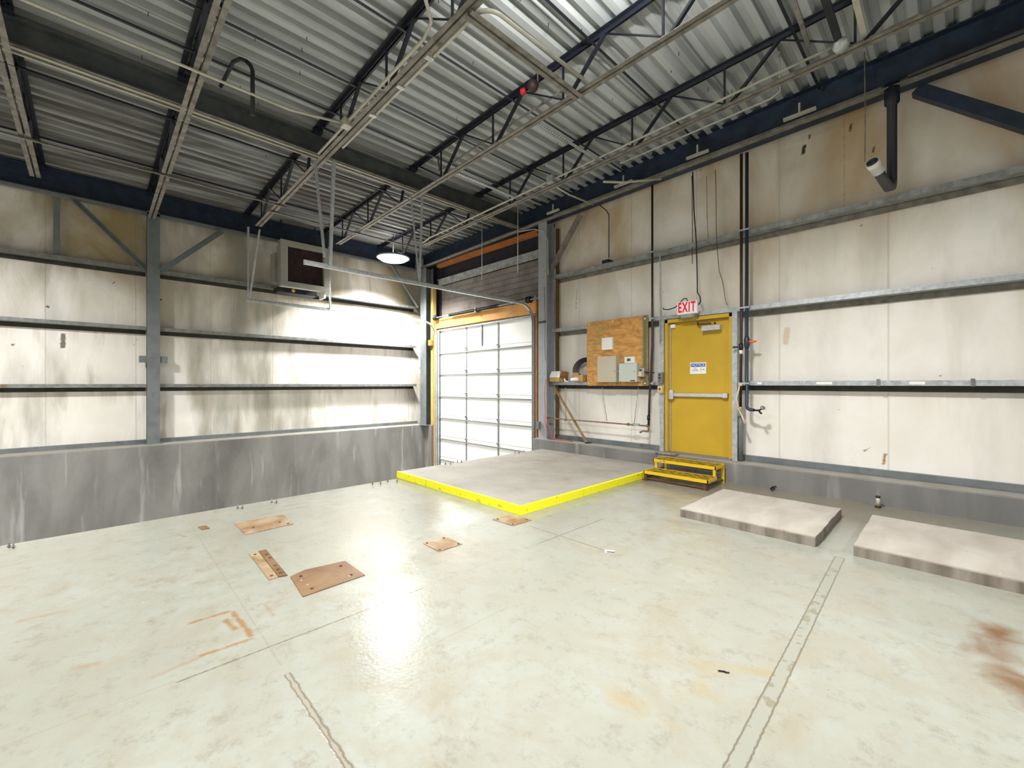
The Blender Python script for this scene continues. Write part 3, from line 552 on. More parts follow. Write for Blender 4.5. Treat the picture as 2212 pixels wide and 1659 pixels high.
LL = {'pale': 'bright round lamp hanging near the far left corner', 'near': 'round lamp hanging above the room centre, out of the top of the picture', 'rear': 'round lamp hanging behind the camera', 'west': 'round lamp hanging at the left behind the camera', 'east': 'round lamp hanging at the right of the camera'}
for k, p, wt, r in LAMPS: lamp(k, p, wt, r, LL[k])

# ------------------------------------------------------------------ garage door
gd = bpy.data.objects.new('door_2', None); COL.objects.link(gd); gd.location = (-8.6, 7.24, PIT); struct(gd)
gx0, gx1, gy = -10.50, -6.66, 7.26
seams = [3.085, 2.36, 1.755, 1.125, 0.50, -0.10, -0.70, PIT]
for i, (zt, zb) in enumerate(zip(seams, seams[1:])):
    b = MB(); b.box(gx0, gx1, gy, gy+0.045, zb+0.004, zt-0.002)
    b.box(gx0, gx1, gy-0.012, gy, zb+0.004, zb+0.026)
    b.box(gx0, gx1, gy-0.010, gy, zb+0.120, zb+0.130)
    pn = b.build('door_panel', 'door_white', gd)
    b = MB(); b.box(gx0, gx1, gy-0.034, gy-0.012, zb+0.002, zb+0.030); b.build('bottom_rail', 'galv_dark', pn)
    for X, wd in ((gx0+0.03, 0.06), (-9.237, 0.05), (-7.954, 0.05), (gx1-0.03, 0.05)):
        b = MB(); b.box(X-wd/2, X+wd/2, gy-0.014, gy-0.001, zb+0.02, zt-0.01); b.build('stile', 'galv_dark', pn)
    for X in (-9.237, -7.954, gx1-0.05):
        b = MB(); b.box(X-0.035, X+0.035, gy-0.03, gy-0.014, zb+0.07, zb+0.13); b.tube([(X-0.03, gy-0.035, zb+0.13), (X+0.03, gy-0.035, zb+0.13)], 0.012, 8); b.build('hinge', 'galv_dirty', pn)
    if i == 0:
        b = MB(); b.box(-8.60, -8.56, gy-0.03, gy, 2.50, zt-0.03); b.build('operator_bracket', 'galv_dark', pn)
        b = MB(); b.box(gx0, gx1, gy-0.06, gy-0.012, zt-0.055, zt-0.005); b.build('top_strut', 'galv', pn)
b = MB(); b.box(-10.56, -6.60, 7.16, 7.30, 3.10, 3.385); tag(b.build('header_board', 'wood', None, 0.006), 'fresh orange wooden header board above the garage door', 'board')
b = MB(); b.box(-10.56, -6.6, 7.2, 7.34, 4.90, 5.00); tag(b.build('header_board', 'wood_dark'), 'dark orange plank under the beam above the garage door', 'board')
b = MB(); b.box(-10.63, -10.53, 7.14, 7.26, PIT, 3.09); tag(b.build('door_jamb', 'wood', None, 0.005), 'orange wooden jamb board on the left of the garage door', 'board')
b = MB(); b.box(-10.75, -10.64, 7.12, 7.24, 0.30, 4.30); tag(b.build('door_jamb', 'wood_pale', None, 0.004), 'yellowish wooden stud beside the far corner column', 'board')
b = MB(); b.box(-10.74, -10.62, 7.02, 7.11, 2.62, 2.78); tag(b.build('wood_block', 'wood', None, 0.004), 'small wooden block on the stud left of the garage door', 'block')
b = MB(); b.box(-6.545, -6.505, 7.1, 7.24, PIT, 3.38); tag(b.build('door_jamb', 'wood_dark'), 'orange wooden jamb board on the right of the garage door', 'board')
b = MB(); b.prism([(0, 0), (0.012, 0), (0.012, 0.17), (0.06, 0.17), (0.06, 0.18), (0, 0.18)], (-10.6, 7.3, 4.37), (-6.56, 7.3, 4.37)); tag(b.build('wall_rail', 'galv_dirty'), 'galvanised rail across the dark recess above the garage door', 'wall rail')
ts = thing('torsion_spring_shaft', 'torsion spring shaft with black springs and cable drums above the garage door', 'door mechanism', (-8.6, 7.06, 3.40))
b = MB(); b.tube([(-10.55, 7.06, 3.40), (-6.42, 7.06, 3.40)], 0.014, 10); b.build('shaft', 'galv', ts)
b = MB(); pts = []
for i in range(0, 601): a = i*0.6; pts.append((-9.75+2.0*i/600, 7.06+0.034*math.cos(a), 3.40+0.034*math.sin(a)))
b.tube(pts, 0.010, 5); b.build('spring', 'black_steel', ts)
for X in (-10.42, -6.72):
    b = MB(); b.lathe([(0.0, -0.05), (0.075, -0.05), (0.075, -0.035), (0.055, -0.03), (0.055, 0.03), (0.075, 0.035), (0.075, 0.05), (0, 0.05)], (X, 7.06, 3.40), (1, 0, 0)); b.build('cable_drum', 'black_steel', ts)
for X in (-10.5, -8.6, -6.5):
    b = MB(); b.box(X-0.02, X+0.02, 7.03, 7.16, 3.34, 3.46); b.build('bearing_plate', 'galv_dirty', ts)
def track(X, yend, label, hangers):
    t = thing('door_track', label, 'door track', (X, 7.1, 0), 'garage door tracks')
    pts = [(X, 7.13, PIT+0.02), (X, 7.13, 2.85)] + arc((X, 6.73, 2.87), 0.40, 0, 90, (0, 1, 0), (0, 0, 1), 10) + [(X, yend, 3.275)]
    b = MB(); t_ = 0.004
    for a0, a1 in zip(pts, pts[1:]):
        a0, a1 = Vector(a0), Vector(a1); b.prism([(-0.028, -0.02), (0.028, -0.02), (0.028, 0.02), (0.022, 0.02), (0.022, -0.014), (-0.022, -0.014), (-0.022, 0.02), (-0.028, 0.02)], a0, a1+(a1-a0).normalized()*0.004, (0, -0.707, 0.707) if abs((a1-a0).normalized().z) > 0.2 else (0, 0, 1))
    b.build('rail', 'galv', t)
    b = MB(); b.prism([(-0.03, 0.02), (-0.024, 0.02), (-0.024, 0.055), (-0.03, 0.055)], (X, yend, 3.275), (X, 6.6, 3.275)); b.build('stiffener', 'galv', t)
    b = MB(); b.prism([(0, 0), (0.05, 0), (0.05, 0.004), (0.004, 0.004), (0.004, 0.05), (0, 0.05)], (X+(0.05 if X < -8 else -0.01), 7.17, PIT+0.02), (X+(0.05 if X < -8 else -0.01), 7.17, 3.05), (0, 1, 0)); b.build('mounting_angle', 'galv', t)
    for p0, p1, ww in hangers:
        b = MB(); b.prism([(0, 0), (ww, 0), (ww, 0.005), (0.005, 0.005), (0.005, ww), (0, ww)], p0, p1, (0, 1, 0)); b.build('hanger_strap', 'galv', t)
    return t
track(-6.65, 2.22, 'garage door track on the right with its curved corner and long rail', [((-6.65, 2.58, 3.30), (-6.60, 2.62, 4.90), 0.045), ((-6.65, 4.16, 3.30), (-6.62, 4.20, 4.86), 0.03), ((-6.65, 4.16, 3.30), (-6.75, 4.05, 4.86), 0.022)])
track(-10.5, 2.34, 'garage door track on the left with V shaped hangers at its end', [((-10.5, 2.36, 3.29), (-10.5, 2.36, 4.85), 0.035), ((-10.5, 2.38, 3.29), (-10.35, 2.54, 4.80), 0.035), ((-10.5, 4.09, 3.30), (-10.48, 4.05, 4.80), 0.04)])
b = MB(); b.prism([(0, 0), (0.045, 0), (0.045, 0.005), (0.005, 0.005), (0.005, 0.045), (0, 0.045)], (-6.78, 2.40, 4.86), (-6.68, 2.50, 3.42), (0, 1, 0)); tag(b.build('hanger_strap', 'galv'), 'galvanised angle hanging from the girder crossing, left one of the pair', 'hanger')
for X, Y, z0_, z1_, nm in ((-6.84, 5.78, 3.65, 4.92, 'left'), (-5.79, 5.78, 3.61, 4.94, 'right')):
    pipe('hanging_rod', [(X, Y, z0_), (X, Y, z1_)], 0.009, 'galv', 'thin %s threaded rod hanging in front of the garage door recess' % nm, 'rod', 6)

# ------------------------------------------------------------------ unit heater near the left wall
uh = thing('unit_heater', 'pale box shaped unit heater hung high on the left wall, dark grille', 'heater', (-10.75, 3.5, 3.75))
b = MB(); b.box(-10.98, -10.52, 3.06, 3.92, 3.79, 4.70); b.build('casing', 'heater_case', uh, 0.02)
b = MB()
hx = -10.40
for (ya_, yb_, za_, zb_) in ((2.98, 4.06, 3.68, 3.80), (2.98, 4.06, 4.60, 4.72), (2.98, 3.13, 3.80, 4.60), (3.92, 4.06, 3.80, 4.60)): b.box(-10.56, hx, ya_, yb_, za_, zb_)
b.build('front_frame', 'heater_case', uh, 0.008)
b = MB(); b.box(-10.56, -10.50, 3.13, 3.92, 3.80, 4.60); b.build('grille_core', 'black_void', uh)
for k in range(24):
    yy = 3.15+k*0.032; b = MB(); b.box(-10.50, -10.485, yy, yy+0.006, 3.80, 4.60); b.build('grille_fin', 'rusty_foot', uh)
b = MB(); b.box(-11.28, -10.98, 3.0, 3.3, 3.86, 4.55); b.build('rear_housing', 'heater_case', uh, 0.02)
b = MB(); b.box(-11.2, -10.8, 3.05, 3.9, 3.62, 3.74); b.build('burner_tray', 'black_steel', uh)
b = MB(); b.lathe([(0, 0), (0.035, 0), (0.04, 0.03), (0.02, 0.05), (0, 0.05)], (-10.78, 3.35, 3.68), (1, 0, -0.2)); b.build('amber_knob', 'amber', uh)
for yy in (3.1, 3.85):
    b = MB(); b.bar((-10.8, yy, 4.70), (-10.8, yy, 5.28), 0.03, 0.03); b.build('suspension_rod', 'black_steel', uh)
b = MB(); b.box(-10.8, -10.5, 3.95, 4.0, 3.55, 3.69); b.build('side_bracket', 'white_plastic', uh)

# ------------------------------------------------------------------ yellow door with frame
fx0, fx1, fz0, fz1 = -3.555, -2.445, 0.30, 2.62
d1 = bpy.data.objects.new('door_1', None); COL.objects.link(d1); d1.location = (-3.0, 7.24, 0.3); struct(d1)
b = MB()
b.box(fx0, fx0+0.05, 7.19, 7.38, fz0, fz1); b.box(fx1-0.05, fx1, 7.19, 7.38, fz0, fz1); b.box(fx0, fx1, 7.19, 7.38, fz1-0.06, fz1)
b.box(fx0+0.05, fx0+0.075, 7.29, 7.38, fz0, fz1-0.05); b.box(fx1-0.075, fx1-0.05, 7.31, 7.38, fz0, fz1-0.05)
b.build('door_frame', 'yellow_door', d1, 0.003)
b = MB(); b.box(fx0+0.078, fx1-0.055, 7.275, 7.31, 0.325, fz1-0.065); leaf = b.build('door_leaf', 'yellow_door', d1, 0.002)
b = MB(); b.box(fx0+0.052, fx0+0.076, 7.262, 7.30, 0.33, fz1-0.08); b.build('vertical_rod_strip', 'chrome', leaf)
b = MB(); b.box(fx0+0.085, fx0+0.16, 7.235, 7.275, fz1-0.145, fz1-0.085); b.build('top_latch', 'white_plastic', leaf)
b = MB(); b.box(-3.46, -2.53, 7.215, 7.262, 1.285, 1.345); b.box(-3.49, -3.41, 7.19, 7.275, 1.235, 1.39); b.box(-2.60, -2.52, 7.20, 7.275, 1.275, 1.355); b.tube([(-3.45, 7.2, 1.23), (-3.45, 7.2, 1.40)], 0.022, 10); b.build('panic_bar', 'chrome', leaf, 0.006)
b = MB(); b.box(-2.91, -2.62, 7.16, 7.275, 2.37, 2.455); b.build('closer_body', 'chrome', leaf, 0.006)
b = MB(); b.box(-3.0, -2.78, 7.20, 7.225, 2.475, 2.50); b.tube([(-2.72, 7.22, 2.45), (-2.72, 7.22, 2.50)], 0.016, 8); b.tube([(-2.99, 7.21, 2.49), (-2.99, 7.21, 2.53)], 0.014, 8); b.build('closer_arm', 'brown_pipe', leaf)
b = MB(); b.box(fx0-0.02, fx1+0.0, 7.15, 7.40, 0.301, 0.325); b.build('threshold', 'kerb', d1)
ns = thing('notice_sign', 'small white notice sign with blue heading on the yellow door', 'sign', (-3.0, 7.27, 1.75))
b = MB(); b.box(-3.145, -2.875, 7.264, 7.272, 1.667, 1.862); b.build('plate', 'white_plastic', ns, 0.003)
b = MB(); b.box(-3.13, -2.89, 7.2625, 7.2645, 1.788, 1.846); b.build('blue_band', 'blue_sign', ns)
text('heading', 'NOTICE', 0.060, (-3.01, 7.2618, 1.816), FACE_ROOM, 'white_plastic', ns, 0.001)
text('small_text', 'EXIT\nDOOR\nALARMED', 0.026, (-3.055, 7.2635, 1.745), FACE_ROOM, 'ink', ns, 0.0005)
b = MB(); b.box(-2.962, -2.957, 7.2625, 7.2640, 1.70, 1.775); b.box(-2.935, -2.905, 7.2625, 7.2640, 1.735, 1.750); b.build('pictogram', 'ink', ns)
# framing channels round the door
df = thing('door_framing', 'galvanised channels framing the yellow door opening', 'framing', (-3.0, 7.2, 0.3))
for X in (-3.60, -2.40):
    b = MB(); b.box(X-0.038, X+0.038, 7.16, 7.17, 0.305, 2.632); b.box(X-0.038, X-0.032, 7.17, 7.36, 0.305, 2.632); b.box(X+0.032, X+0.038, 7.17, 7.36, 0.305, 2.632); b.build('channel', 'galv', df)
b = MB(); b.box(-3.56, -2.44, 7.20, 7.38, 2.618, 2.630); b.build('channel', 'black_steel', df)
ex = thing('exit_sign', 'white exit sign with red letters above the yellow door', 'sign', (-3.09, 7.1, 2.65))
b = MB(); b.box(-3.262, -2.925, 7.02, 7.10, 2.652, 2.868); b.build('housing', 'white_plastic', ex, 0.015)
text('lettering', 'EXIT', 0.225, (-3.094, 7.017, 2.760), FACE_ROOM, 'letters', ex, 0.002, sx=0.54)
b = MB(); b.box(-3.20, -2.98, 7.05, 7.19, 2.60, 2.655); b.build('bracket', 'galv_dirty', ex)

# ------------------------------------------------------------------ steps and platform, pads
pf = thing('platform', 'low concrete platform with bright yellow painted edges by the garage door', 'platform', (-4.85, 5.2, 0))
b = MB(); b.box(-6.235, -3.46, 3.50, 6.965, 0.0, 0.10); b.build('slab', 'conc_top', pf, 0.012)
b = MB(); b.box(-6.24, -3.452, 3.492, 3.512, 0.002, 0.102); b.box(-3.472, -3.452, 3.512, 6.30, 0.002, 0.102); b.box(-6.24, -3.46, 3.50, 3.525, 0.099, 0.1035); b.box(-3.485, -3.46, 3.52, 6.30, 0.099, 0.1035); b.build('yellow_edge', 'yellow_edge', pf)
st = thing('metal_steps', 'yellow two tread metal steps in front of the yellow door', 'steps', (-2.93, 6.5, 0))
def tread(x0, x1, y0, y1, z):
    b = MB(); b.box(x0, x1, y0, y0+0.012, z-0.045, z); b.box(x0, x1, y1-0.012, y1, z-0.045, z); b.box(x0, x0+0.012, y0, y1, z-0.045, z); b.box(x1-0.012, x1, y0, y1, z-0.045, z)
    o = b.build('tread_frame', 'yellow_frame', st)
    b = MB(); k = x0+0.014
    while k < x1-0.02: b.box(k, k+0.006, y0+0.012, y1-0.012, z-0.026, z-0.003); k += 0.020
    k = y0+0.04
    while k < y1-0.02: b.box(x0+0.012, x1-0.012, k, k+0.008, z-0.012, z-0.002); k += 0.045
    b.build('grating', 'yellow_tread', o)
tread(-3.40, -2.42, 6.17, 6.52, 0.150); tread(-3.43, -2.45, 6.53, 6.90, 0.285)
for X in (-3.38, -2.47):
    b = MB(); b.box(X-0.018, X+0.018, 6.53, 6.56, 0.15, 0.245); b.build('leg', 'yellow_frame', st)
    b = MB(); b.box(X-0.02, X+0.02, 6.19, 6.22, 0.0, 0.11); b.build('leg', 'rusty_foot', st)
    b = MB(); b.box(X-0.02, X+0.02, 6.86, 6.89, 0.0, 0.245); b.build('leg', 'yellow_frame', st)
    b = MB(); b.box(X-0.045, X+0.045, 6.165, 6.245, 0.0, 0.008); b.build('foot_plate', 'rusty_foot', st)
    b = MB(); b.box(X-0.012, X+0.012, 6.20, 6.88, 0.03, 0.055); b.build('side_rail', 'rusty_foot', st)
b = MB(); b.box(-3.36, -2.49, 6.20, 6.225, 0.02, 0.045); b.build('cross_rail', 'rusty_foot', st)
b = MB(); b.box(-3.62, -3.25, 6.95, 7.08, 0.302, 0.335); tag(b.build('flat_stone', 'kerb', None, 0.006), 'flat grey slab lying on the kerb at the left of the door threshold', 'slab')
def pad(x0, x1, y0, y1, label):
    bm = MB(); nx, ny = 14, 10; rnd = random.Random(x0)
    top = {}; 
    for i in range(nx+1):
        for j in range(ny+1):
            ed = i in (0, nx) or j in (0, ny); jit = 0.005 if ed else 0.0
            top[i, j] = bm.bm.verts.new((x0+(x1-x0)*i/nx+rnd.uniform(-jit, jit), y0+(y1-y0)*j/ny+rnd.uniform(-jit, jit), 0.099-(rnd.uniform(0, 0.004) if ed else rnd.uniform(0, 0.002))))
    for i in range(nx):
        for j in range(ny): bm.bm.faces.new((top[i, j], top[i+1, j], top[i+1, j+1], top[i, j+1]))
    ring = [(i, 0) for i in range(nx)]+[(nx, j) for j in range(ny)]+[(i, ny) for i in range(nx, 0, -1)]+[(0, j) for j in range(ny, 0, -1)]
    low = [bm.bm.verts.new((top[k].co.x, top[k].co.y, 0.001)) for k in ring]
    for q in range(len(ring)):
        r_ = (q+1) % len(ring); bm.bm.faces.new((top[ring[q]], low[q], low[r_], top[ring[r_]]))
    bm.bm.faces.new(low[::-1]); return tag(bm.build('concrete_pad', 'pad'), label, 'concrete pad')
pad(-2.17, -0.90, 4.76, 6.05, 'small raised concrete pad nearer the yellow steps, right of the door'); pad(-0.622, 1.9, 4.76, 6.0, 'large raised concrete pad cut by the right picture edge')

# ------------------------------------------------------------------ steel plates and bits on the floor
def plate(pts, mat, label, holes=(), h_=0.006, name='floor_plate'):
    t = thing(name, label, 'floor plate', (pts[0][0], pts[0][1], 0))
    b = MB(); n = len(pts); lo_ = [b.bm.verts.new((p[0], p[1], 0.0005)) for p in pts]; hi_ = [b.bm.verts.new((p[0], p[1], h_)) for p in pts]
    for i in range(n): b.bm.faces.new((lo_[i], lo_[(i+1) % n], hi_[(i+1) % n], hi_[i]))
    b.bm.faces.new(hi_); b.bm.faces.new(lo_[::-1]); b.build('sheet', mat, t)
    for x, y in holes:
        b = MB(); b.lathe([(0, 0), (0.013, 0), (0.011, 0.005), (0, 0.006)], (x, y, h_), n=8); b.build('bolt_head', 'rusty_foot', t)
    return t
plate([(-3.225, 1.53), (-3.60, 1.53), (-3.65, 1.22), (-3.60, 1.10), (-3.20, 1.06)], 'rust', 'largest rusty brown steel plate set in the floor', [(-3.30, 1.45), (-3.52, 1.46), (-3.28, 1.15), (-3.55, 1.16)])
plate([(-4.36, 0.99), (-4.34, 1.06), (-3.66, 1.03), (-3.65, 0.965)], 'patch', 'pale half of the narrow rusty strip, left of the largest plate', [(-4.28, 1.02), (-3.72, 1.0)])
plate([(-4.34, 1.062), (-4.33, 1.12), (-3.64, 1.09), (-3.66, 1.032)], 'rust', 'brown perforated half of the narrow strip beside the largest plate', [(-4.2, 1.09), (-4.1, 1.09), (-3.9, 1.075), (-3.8, 1.07), (-3.72, 1.065)], 0.010)
plate([(-5.40, 1.09), (-5.37, 1.565), (-4.94, 1.54), (-4.92, 1.09)], 'patch', 'square rust stained plate nearest the floor edge', [(-5.1, 1.45), (-5.1, 1.2), (-4.98, 1.5)])
plate([(-3.488, 2.225), (-3.49, 2.47), (-3.22, 2.48), (-3.217, 2.216)], 'patch', 'small square plate in the middle of the floor, bolt at each corner', [(-3.46, 2.25), (-3.46, 2.44), (-3.24, 2.45), (-3.24, 2.24)])
plate([(-3.57, 3.17), (-3.56, 3.46), (-3.25, 3.46), (-3.26, 3.18)], 'patch', 'small square plate touching the near corner of the yellow edged platform', [(-3.53, 3.21), (-3.29, 3.42), (-3.29, 3.21)])
plate([(-5.53, 0.79), (-5.40, 0.80), (-5.39, 0.87), (-5.52, 0.86)], 'rust', 'tiny dark plate left of the square plate near the floor edge', [])
def bolt(x, y, z, label, h_=0.05):
    b = MB(); b.tube([(x, y, z), (x, y, z+h_)], 0.006, 6); b.lathe([(0, 0), (0.013, 0), (0.013, 0.012), (0, 0.012)], (x, y, z+0.008), n=6); tag(b.build('anchor_bolt', 'dusty_steel'), label, 'bolt', 'anchor bolts along the floor edge')
grp = [('at the front left end of the floor edge', [(-6.05, -0.55), (-6.0, -0.52)], 0), ('near the square rust stained plate', [(-6.02, 1.25), (-5.98, 1.29), (-6.02, 1.62), (-5.97, 1.66)], 0),
       ('just in front of the platform corner', [(-6.08, 3.0), (-6.02, 3.1), (-6.08, 3.25), (-5.98, 3.35)], 0), ('on the platform edge, left cluster', [(-6.19, 4.40), (-6.12, 4.46), (-6.19, 4.66), (-6.12, 4.70)], 0.10), ('on the platform edge, right cluster', [(-6.19, 6.1), (-6.12, 6.14), (-6.19, 6.36)], 0.10)]
for nm, pts, z in grp:
    for q, (x, y) in enumerate(pts): bolt(x, y, z, 'small anchor bolt %s, %s from the left' % (nm, ('first', 'second', 'third', 'fourth')[q]))
b = MB(); b.bar((-0.865, 2.34, 0.005), (-0.835, 2.36, 0.005), 0.006, 0.004); b.bar((-0.838, 2.352, 0.005), (-0.818, 2.365, 0.005), 0.005, 0.004); tag(b.build('debris', 'black_rubber'), 'small black twig like scrap on the floor left of the trench strip', 'scrap')
b = MB(); b.bar((-2.20, 3.30, 0.006), (-2.12, 3.33, 0.012), 0.02, 0.006); b.bar((-2.18, 3.29, 0.006), (-2.16, 3.26, 0.006), 0.012, 0.006); tag(b.build('debris', 'white_plastic'), 'small white scrap at the end of the floor joint', 'scrap')
b = MB(); b.tube([(-1.83, 6.90, 0.01), (-1.80, 6.88, 0.05), (-1.78, 6.87, 0.03), (-1.80, 6.83, 0.01)], 0.014, 6); b.tube([(-1.80, 6.88, 0.05), (-1.76, 6.90, 0.055)], 0.012, 6); tag(b.build('debris', 'black_rubber'), 'bent black rubber scrap at the foot of the kerb behind the small pad', 'scrap')
jar = thing('spray_nozzle', 'small white cylinder with black ends standing against the kerb', 'nozzle', (-0.66, 6.84, 0))
b = MB(); b.lathe([(0, 0), (0.03, 0), (0.03, 0.02), (0, 0.02)], (-0.66, 6.84, 0.0), n=12); b.build('base', 'black_rubber', jar)
b = MB(); b.lathe([(0, 0), (0.018, 0), (0.02, 0.10), (0, 0.10)], (-0.66, 6.84, 0.02), n=12); b.build('tube', 'beige', jar)
b = MB(); b.lathe([(0, 0), (0.024, 0), (0.024, 0.02), (0, 0.02)], (-0.66, 6.84, 0.12), n=12); b.build('cap', 'black_rubber', jar)

# ------------------------------------------------------------------ plywood board with boxes
pw = thing('plywood_board', 'stained orange plywood board mounted left of the yellow door', 'board', (-4.53, 7.17, 1.45))
b = MB(); b.box(-5.20, -3.865, 7.165, 7.185, 1.465, 2.745); b.build('sheet', 'ply', pw)
for x, z in ((-5.15, 2.69), (-4.6, 2.70), (-3.92, 2.68), (-5.15, 1.51), (-4.55, 1.50), (-3.92, 1.51)):
    b = MB(); b.lathe([(0, 0), (0.018, 0), (0.012, 0.008), (0, 0.01)], (x, 7.165, z), (0, -1, 0), 8); b.build('screw_washer', 'white_plastic', pw)
def panel_box(name, x0, x1, z0, z1, depth, mat, label, extra=None):
    t = thing(name, label, 'electrical box', ((x0+x1)/2, 7.165, z0))
    b = MB(); b.box(x0, x1, 7.165-depth, 7.165, z0, z1); b.build('body', mat, t, 0.004)
    b = MB(); b.box(x0+0.004, x1-0.004, 7.165-depth-0.006, 7.165-depth, z0+0.004, z1-0.004); lid = b.build('lid', mat, t, 0.002)
    if extra: extra(t, lid)
    return t
def lockdot(x, z, depth):
    def f(t, lid): 
        b = MB(); b.lathe([(0, 0), (0.009, 0), (0.007, 0.004), (0, 0.004)], (x, 7.165-depth-0.006, z), (0, -1, 0), 10); b.build('lock', 'black_ink', lid)
    return f
panel_box('breaker_box', -4.85, -4.435, 1.535, 2.03, 0.14, 'beige', 'largest box on the plywood board, beige enamel', lockdot(-4.47, 1.74, 0.14))
def sagex(t, lid):
    b = MB(); b.lathe([(0, 0), (0.009, 0), (0.007, 0.004), (0, 0.004)], (-4.06, 7.035-0.006, 1.73), (0, -1, 0), 10); b.build('lock', 'black_ink', lid)
    b = MB(); b.box(-4.125, -4.045, 7.026, 7.0295, 1.553, 1.571); b.build('maker_plate', 'black_ink', lid)
    b = MB(); b.box(-4.142, -4.128, 7.026, 7.0295, 1.553, 1.571); b.build('maker_dot', 'card_dark', lid)
    b = MB(); b.box(-4.43, -4.37, 7.08, 7.11, 1.72, 1.74); b.build('nipple', 'galv', t)
panel_box('control_box', -4.38, -4.01, 1.54, 1.88, 0.13, 'sage', 'pale grey green box on the plywood board, right of the beige one', sagex)
def lcdx(t, lid):
    b = MB(); b.box(-4.255, -4.185, 7.108, 7.112, 1.925, 1.972); b.build('screen', 'lcd', lid)
panel_box('thermostat', -4.315, -4.11, 1.885, 2.005, 0.045, 'white_plastic', 'small white thermostat with green screen above the grey green box', lcdx)
def redx(t, lid):
    b = MB(); b.box(-4.78, -4.77, 7.100, 7.104, 2.345, 2.355); b.build('indicator', 'red', lid)
panel_box('alarm_keypad', -4.81, -4.575, 2.16, 2.395, 0.055, 'white_plastic', 'blank white square box alone in the upper half of the plywood board', redx)
oc = thing('outlet_box', 'small tan plug in a metal box right of the grey green box', 'electrical box', (-3.95, 7.165, 1.68))
b = MB(); b.box(-3.99, -3.905, 7.10, 7.165, 1.63, 1.79); b.build('body', 'galv', oc, 0.003)
b = MB(); b.box(-4.0, -3.935, 7.055, 7.10, 1.635, 1.73); b.build('plug', 'tan', oc, 0.006)
b = MB(); b.box(-3.985, -3.955, 7.092, 7.10, 1.735, 1.765); b.build('socket', 'black_ink', oc)
b = MB(); b.tube([(-3.90, 7.12, 1.72), (-3.83, 7.12, 1.70), (-3.72, 7.13, 1.70)], 0.010, 8); b.build('cord', 'black_rubber', oc)
pb = thing('push_button_station', 'grey push button station with red button on the channel left of the door', 'switch', (-3.58, 7.15, 1.5))
b = MB(); b.box(-3.64, -3.55, 7.09, 7.16, 1.51, 1.70); b.build('body', 'grey_steel', pb, 0.005)
for z, mt in ((1.66, 'black_ink'), (1.61, 'black_ink'), (1.56, 'red')):
    b = MB(); b.lathe([(0, 0), (0.016, 0), (0.016, 0.012), (0, 0.014)], (-3.60, 7.09, z), (0, -1, 0), 12); b.build('button', mt, pb)
ks = thing('key_switch', 'tan key switch under the push button station', 'switch', (-3.58, 7.15, 1.35))
b = MB(); b.box(-3.645, -3.55, 7.09, 7.16, 1.34, 1.47); b.build('body', 'tan', ks, 0.01)
b = MB(); b.lathe([(0, 0), (0.018, 0), (0.015, 0.008), (0, 0.008)], (-3.60, 7.09, 1.41), (0, -1, 0), 12); b.build('lock', 'black_ink', ks)

# ------------------------------------------------------------------ things on the lowest rail: cartons, hose
SH = GB[0]+0.066
def carton(x0, x1, y0, y1, z0, h_, label, flap):
    t = thing('carton', label, 'cardboard box', ((x0+x1)/2, (y0+y1)/2, z0)); k = 0.004
    b = MB(); b.box(x0, x1, y0, y0+k, z0, z0+h_); b.box(x0, x1, y1-k, y1, z0, z0+h_); b.box(x0, x0+k, y0, y1, z0, z0+h_); b.box(x1-k, x1, y0, y1, z0, z0+h_); b.box(x0, x1, y0, y1, z0, z0+k)
    b.build('body', 'card', t); flap(t); return t
def fl1(t):
    b = MB(); x0, x1 = -6.15, -5.86; y, z = 7.10, SH+0.10
    b.face([(x0, y-0.0, z), (x1, y-0.0, z), (x1+0.02, y+0.045, z+0.13), (x0+0.03, y+0.045, z+0.13)]); b.face([(x0, y+0.003, z), (x1, y+0.003, z), (x1+0.02, y+0.048, z+0.13), (x0+0.03, y+0.048, z+0.13)]); b.build('white_flap', 'white_plastic', t)
    b = MB(); b.prism([(0, 0), (0.004, 0), (0.004, 0.15), (0, 0.15)], (x1, 7.10, SH+0.10), (x1+0.03, 7.34, SH+0.06)); b.build('side_flap', 'card_dark', t)
carton(-6.14, -5.86, 7.10, 7.32, SH, 0.10, 'open cardboard box with a white flap at the left end of the rail', fl1)
def fl2(t):
    b = MB(); b.face([(-5.48, 7.12, SH+0.12), (-5.36, 7.12, SH+0.12), (-5.34, 7.08, SH+0.19), (-5.50, 7.08, SH+0.19)]); b.build('side_flap', 'card', t)
carton(-5.50, -5.26, 7.12, 7.30, SH, 0.14, 'small open cardboard box behind the hose coil', fl2)
hc = MB(); pts = []
for i in range(0, 28*6+1):
    a = 2*math.pi*i/28; q = i/(28*6); pts.append((-5.24+(0.365-0.13*q)*math.cos(a), 7.215+0.05*q+0.010*math.sin(3*a), SH+0.245+(0.25-0.09*q)*math.sin(a)))
hc.tube(pts, 0.0095, 8); tag(hc.build('cable_coil', 'black_rubber'), 'black cable coil leaning behind the plywood board on the rail', 'cable coil')
bg = MB(); bg.lathe([(0, 0), (0.03, 0.01), (0.04, 0.08), (0.038, 0.16), (0.02, 0.20), (0, 0.20)], (-5.56, 7.10, SH+0.045), (1, 0, 0.05), 12); tag(bg.build('plastic_bag', 'white_plastic'), 'crumpled white plastic bag on the rail beside the cable coil', 'bag')
bg = MB(); bg.tube([(-5.72, 7.10, SH+0.07), (-5.70, 7.09, SH+0.02), (-5.62, 7.09, SH+0.005)], [0.012, 0.02, 0.008], 8); tag(bg.build('paper_scrap', 'white_plastic'), 'curled white paper scrap between the carton and the cable coil', 'scrap')

